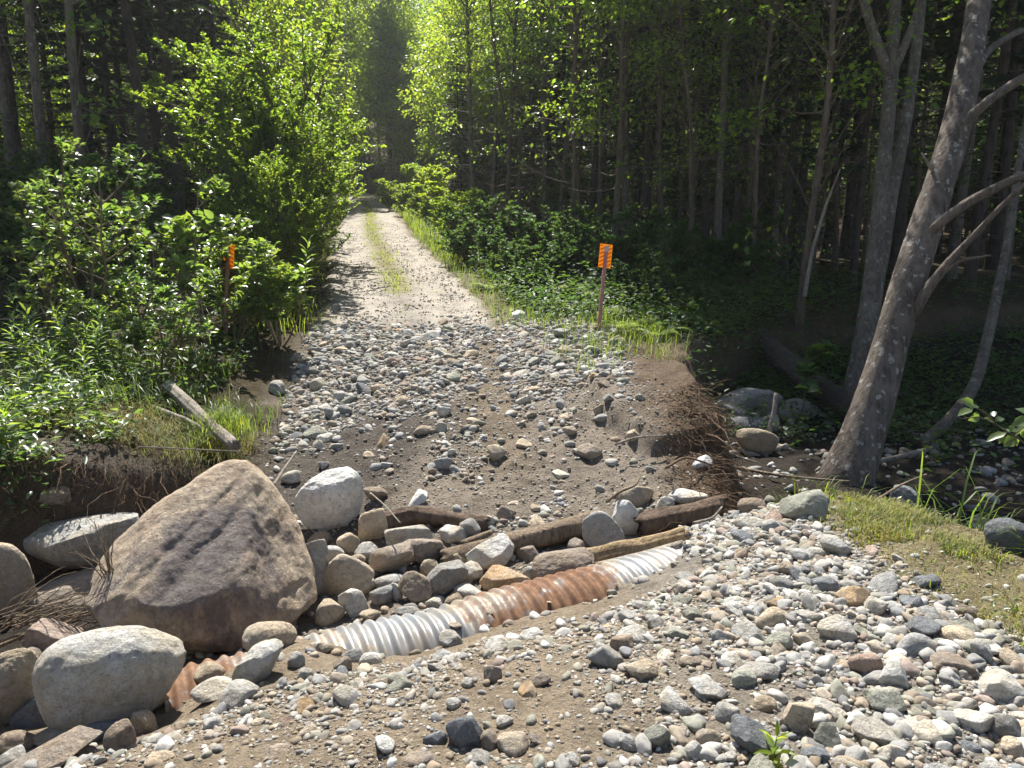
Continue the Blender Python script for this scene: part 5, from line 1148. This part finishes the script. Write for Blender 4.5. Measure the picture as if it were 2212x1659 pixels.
undergrowth('undergrowth', 700, bk2, (-5, -2.6, 4.6, 6.5), LEAF_SH, 'leafy weeds reaching down to the edge of the soil bank', .07, .28)
acc = Acc(); c = at(468, 880, 6.35); x, y = rng.normal(c[0], .13, 700), rng.normal(c[1], .16, 700); zt = np.maximum(H(x, y), c[2] - .12 - .4 * np.hypot(x - c[0], y - c[1])); grass_batch(acc, np.c_[x, y, zt - .02], rng.uniform(.08, .24, 700), 1.0, .0028)
tag(link('grass_tuft', acc.mesh('grass_tuft', GRASS)), 'drooping grass tuft on the bank end beside the weathered grey log', 'grass tuft', kind='stuff')

# ---------------- exposed roots and brush
def roots(name, n, pts_fn, dirv, ln, rad, mat, label, sag=.25, seg=6, sides=4, jit=.35):
    acc = Acc()
    for _ in range(n):
        p = pts_fn(); d = nrm(np.asarray(dirv) + rng.normal(0, jit, 3)); L_ = ln * rng.uniform(.35, 1.3); P = [p]
        for k in range(seg):
            d = nrm(d + rng.normal(0, .28, 3) - [0, 0, sag * .3]); P.append(P[-1] + d * L_ / seg)
        r = rad * rng.lognormal(0, .5); acc.add(*tube(np.array(P), np.linspace(r, r * .3, seg + 1), sides, False))
    return tag(link(name, acc.mesh(name, mat)), label, 'roots', kind='stuff')
def rbank():
    y = rng.uniform(5.0, 7.0); e = np.interp(y, CREEK[:6, 1], CREEK[:6, 0]) + rng.normal(-.08, .16); return np.array([e, y, H(e, y) + rng.uniform(0, .03)])
roots('exposed_root', 420, rbank, (.75, -.6, -.25), .38, .003, ROOT, 'tangle of brown roots hanging over the eroded edge of the slope')
roots('exposed_root', 2600, rbank, (.6, -.6, -.5), .24, .0011, FIBRE, 'fine reddish root hairs matted over the eroded edge of the slope', .55, 5, 3, .22)
roots('exposed_root', 45, rbank, (.6, -.6, -.5), .32, .006, WOOD_BROWN, 'thick brown roots sticking out of the eroded edge of the slope', .8, 8, 6, .2)
def lbank():
    u = rng.uniform(-60, 470); x = np.interp(u, [-60, 0, 240, 430, 500], [-4.1, -3.75, -3.15, -2.6, -2.3]); y = np.interp(x, PIT[1:6, 0], PIT[1:6, 1]) + rng.normal(.03, .10); x += rng.normal(0, .1)
    return np.array([x, y, H(x, y) + rng.uniform(0, .03)])
roots('exposed_root', 220, lbank, (.15, -.7, -.5), .34, .0026, ROOT, 'brown roots hanging from the soil bank under the herbs')
roots('exposed_root', 1300, lbank, (.1, -.45, -.8), .20, .0011, FIBRE, 'fine root hairs and dead grass matted on the soil bank', .5, 5, 3)
for k, pts in enumerate(([(1310,1085,5.2),(1340,1060,5.25),(1375,1050,5.35),(1385,1020,5.5)], [(1330,960,6.2),(1370,945,6.3),(1440,940,6.3)], [(1440,1010,5.7),(1480,985,5.9),(1555,1010,6.0)], [(1470,905,7.0),(1530,960,6.7),(1600,990,6.6),(1640,1000,6.6)], [(1500,1130,4.7),(1540,1120,4.75),(1560,1095,4.8)])):
    log('root', [at(*p) for p in pts], .012, .006, (WOOD_BROWN, WOOD_GREY, ROOT, WOOD_GREY, WOOD_GREY)[k], ('thick crooked brown root on the damp slope', 'pale bleached root lying on the root mat', 'brown root arching over the root mat', 'long bleached root reaching out over the creek bed', 'curled pale root end above the gravel')[k], 'root', 7, 14, .1)
# brush at the foot of the left boulders: one dead branch with many twigs
root = empty('dead_branch', at(30, 1370, 3.9)); base = np.array(root.location); acc = Acc()
for _ in range(46):
    a0 = at(rng.uniform(-40, 150), rng.uniform(1330, 1400), rng.uniform(3.75, 4.0)); e = a0 + np.array([rng.uniform(.15, .5), rng.uniform(-.05, .15), rng.uniform(.02, .22)])
    P = bezier_limb(a0, e, rng.uniform(-.02, .06), 7) - base + np.cumsum(rng.normal(0, .006, (7, 3)), 0); acc.add(*tube(P, np.linspace(.005, .0018, 7), 5, False))
link('twig', acc.mesh('twig', TWIG), root)['kind'] = 'stuff'
V, F = tube(spline([at(-60, 1420, 3.85) - base, at(60, 1370, 3.9) - base, at(200, 1310, 3.95) - base], 12), np.linspace(.012, .006, 12), 7); link('branch', mesh_np('branch', V, F, TWIG), root)
tag(root, 'washed up dead branch with many thin twigs lodged against the reddish boulder', 'branch')
# twiggy dead sprig over the pale boulder
root = empty('dead_branch', at(215, 1250, 3.95)); base = np.array(root.location); acc = Acc()
for _ in range(16):
    a0 = at(240 + rng.uniform(-6, 6), 1250 + rng.uniform(-12, 12), 3.95); e = at(rng.uniform(130, 270), rng.uniform(1110, 1260), rng.uniform(3.8, 4.1))
    P = bezier_limb(a0, e, .02, 7) - base + np.cumsum(rng.normal(0, .008, (7, 3)), 0); acc.add(*tube(P, np.linspace(.004, .0012, 7), 5, False))
link('twig', acc.mesh('twig', TWIG), root)['kind'] = 'stuff'
tag(root, 'small bare twiggy branch sticking up before the pale flat-topped boulder', 'branch')

# ---------------- leafy sprig hanging in from the bank edge, each leaf a part
root = empty('viburnum_branch', at(2230, 990, 3.5)); base = np.array(root.location)
tw = [[(2260,1000,3.5),(2215,955,3.5),(2170,930,3.5),(2140,905,3.5),(2105,893,3.5),(2080,905,3.48)], [(2190,940,3.5),(2215,918,3.5),(2235,905,3.5)], [(2150,912,3.5),(2125,888,3.52),(2100,878,3.5)], [(2200,945,3.5),(2180,955,3.48),(2168,960,3.45)]]
for q, t_ in enumerate(tw):
    V, F = tube(spline([at(*p) - base for p in t_], 12), np.linspace(.006 if q == 0 else .003, .0018, 12), 6); link('twig', mesh_np('twig', V, F, TWIG), root)
lf = [(2105,880,2085,866,.075,.6),(2100,884,2068,895,.075,.45),(2102,880,2125,872,.04,.5),(2115,895,2100,905,.055,.7),(2150,912,2125,902,.05,.55),(2150,910,2172,900,.05,.55),(2148,900,2145,885,.035,.7),(2175,935,2130,950,.085,.42),(2180,932,2195,920,.05,.6),(2195,945,2172,962,.06,.8),
      (2190,945,2200,962,.05,.8),(2160,925,2178,930,.045,.5),(2225,905,2195,915,.09,.5),(2230,900,2205,885,.07,.6),(2230,915,2200,932,.08,.5),(2210,925,2215,945,.05,.6),(2168,940,2160,955,.04,.6)]
for (u0, v0, u1, v1, ln, asp) in lf:
    p = at(u0, v0, 3.5) - base; d = nrm(at(u1, v1, 3.5 + rng.uniform(-.04, .04)) - base - p); a2 = Acc()
    leaf_batch(a2, np.zeros((1, 3)), d[None], nrm(np.array([[0, -.5, .9]]) + rng.normal(0, .35, (1, 3))), ln * 1.15, ln * asp * 1.3, True)
    link('leaf', a2.mesh('leaf', LEAF_SH), root, p)
tag(root, 'thin twig with large pale sunlit leaves against the dark creek', 'branch')
sprout = herb_thing(77, .10, 12, .05, .3, LEAF_YEL, 'tiny green sprout among the cobbles of the near bank', 'seedling'); x, y, z = hit(1668, 1648)[0]; place(sprout, x, y)
yl = herb_thing(78, .3, 22, .10, .35, LEAF_YEL, 'yellow green leafy herb on the edge of the root-hung bank', 'herb'); x, y, z = hit(18, 985)[0]; place(yl, x, y, z=z)

# ================================================================== AIR VOLUME ADDED TO IMITATE LENS GLARE
bm = bmesh.new(); box_bm(bm, -150, 150, -45, 185, -4, 62)
me = bpy.data.meshes.new('glare_veil'); bm.to_mesh(me); bm.free()
hz, nt, out = newmat('glare_veil_air'); pv = N(nt, 'VolumePrincipled', Density=.0006, Anisotropy=.45); pv.inputs['Color'].default_value = (.93, .95, 1.0, 1)
nt.links.new(pv.outputs[0], out.inputs['Volume']); me.materials.append(hz)
tag(link('glare_veil', me), 'thin air volume added to imitate the veil of lens glare', 'glare_veil', kind='stuff')
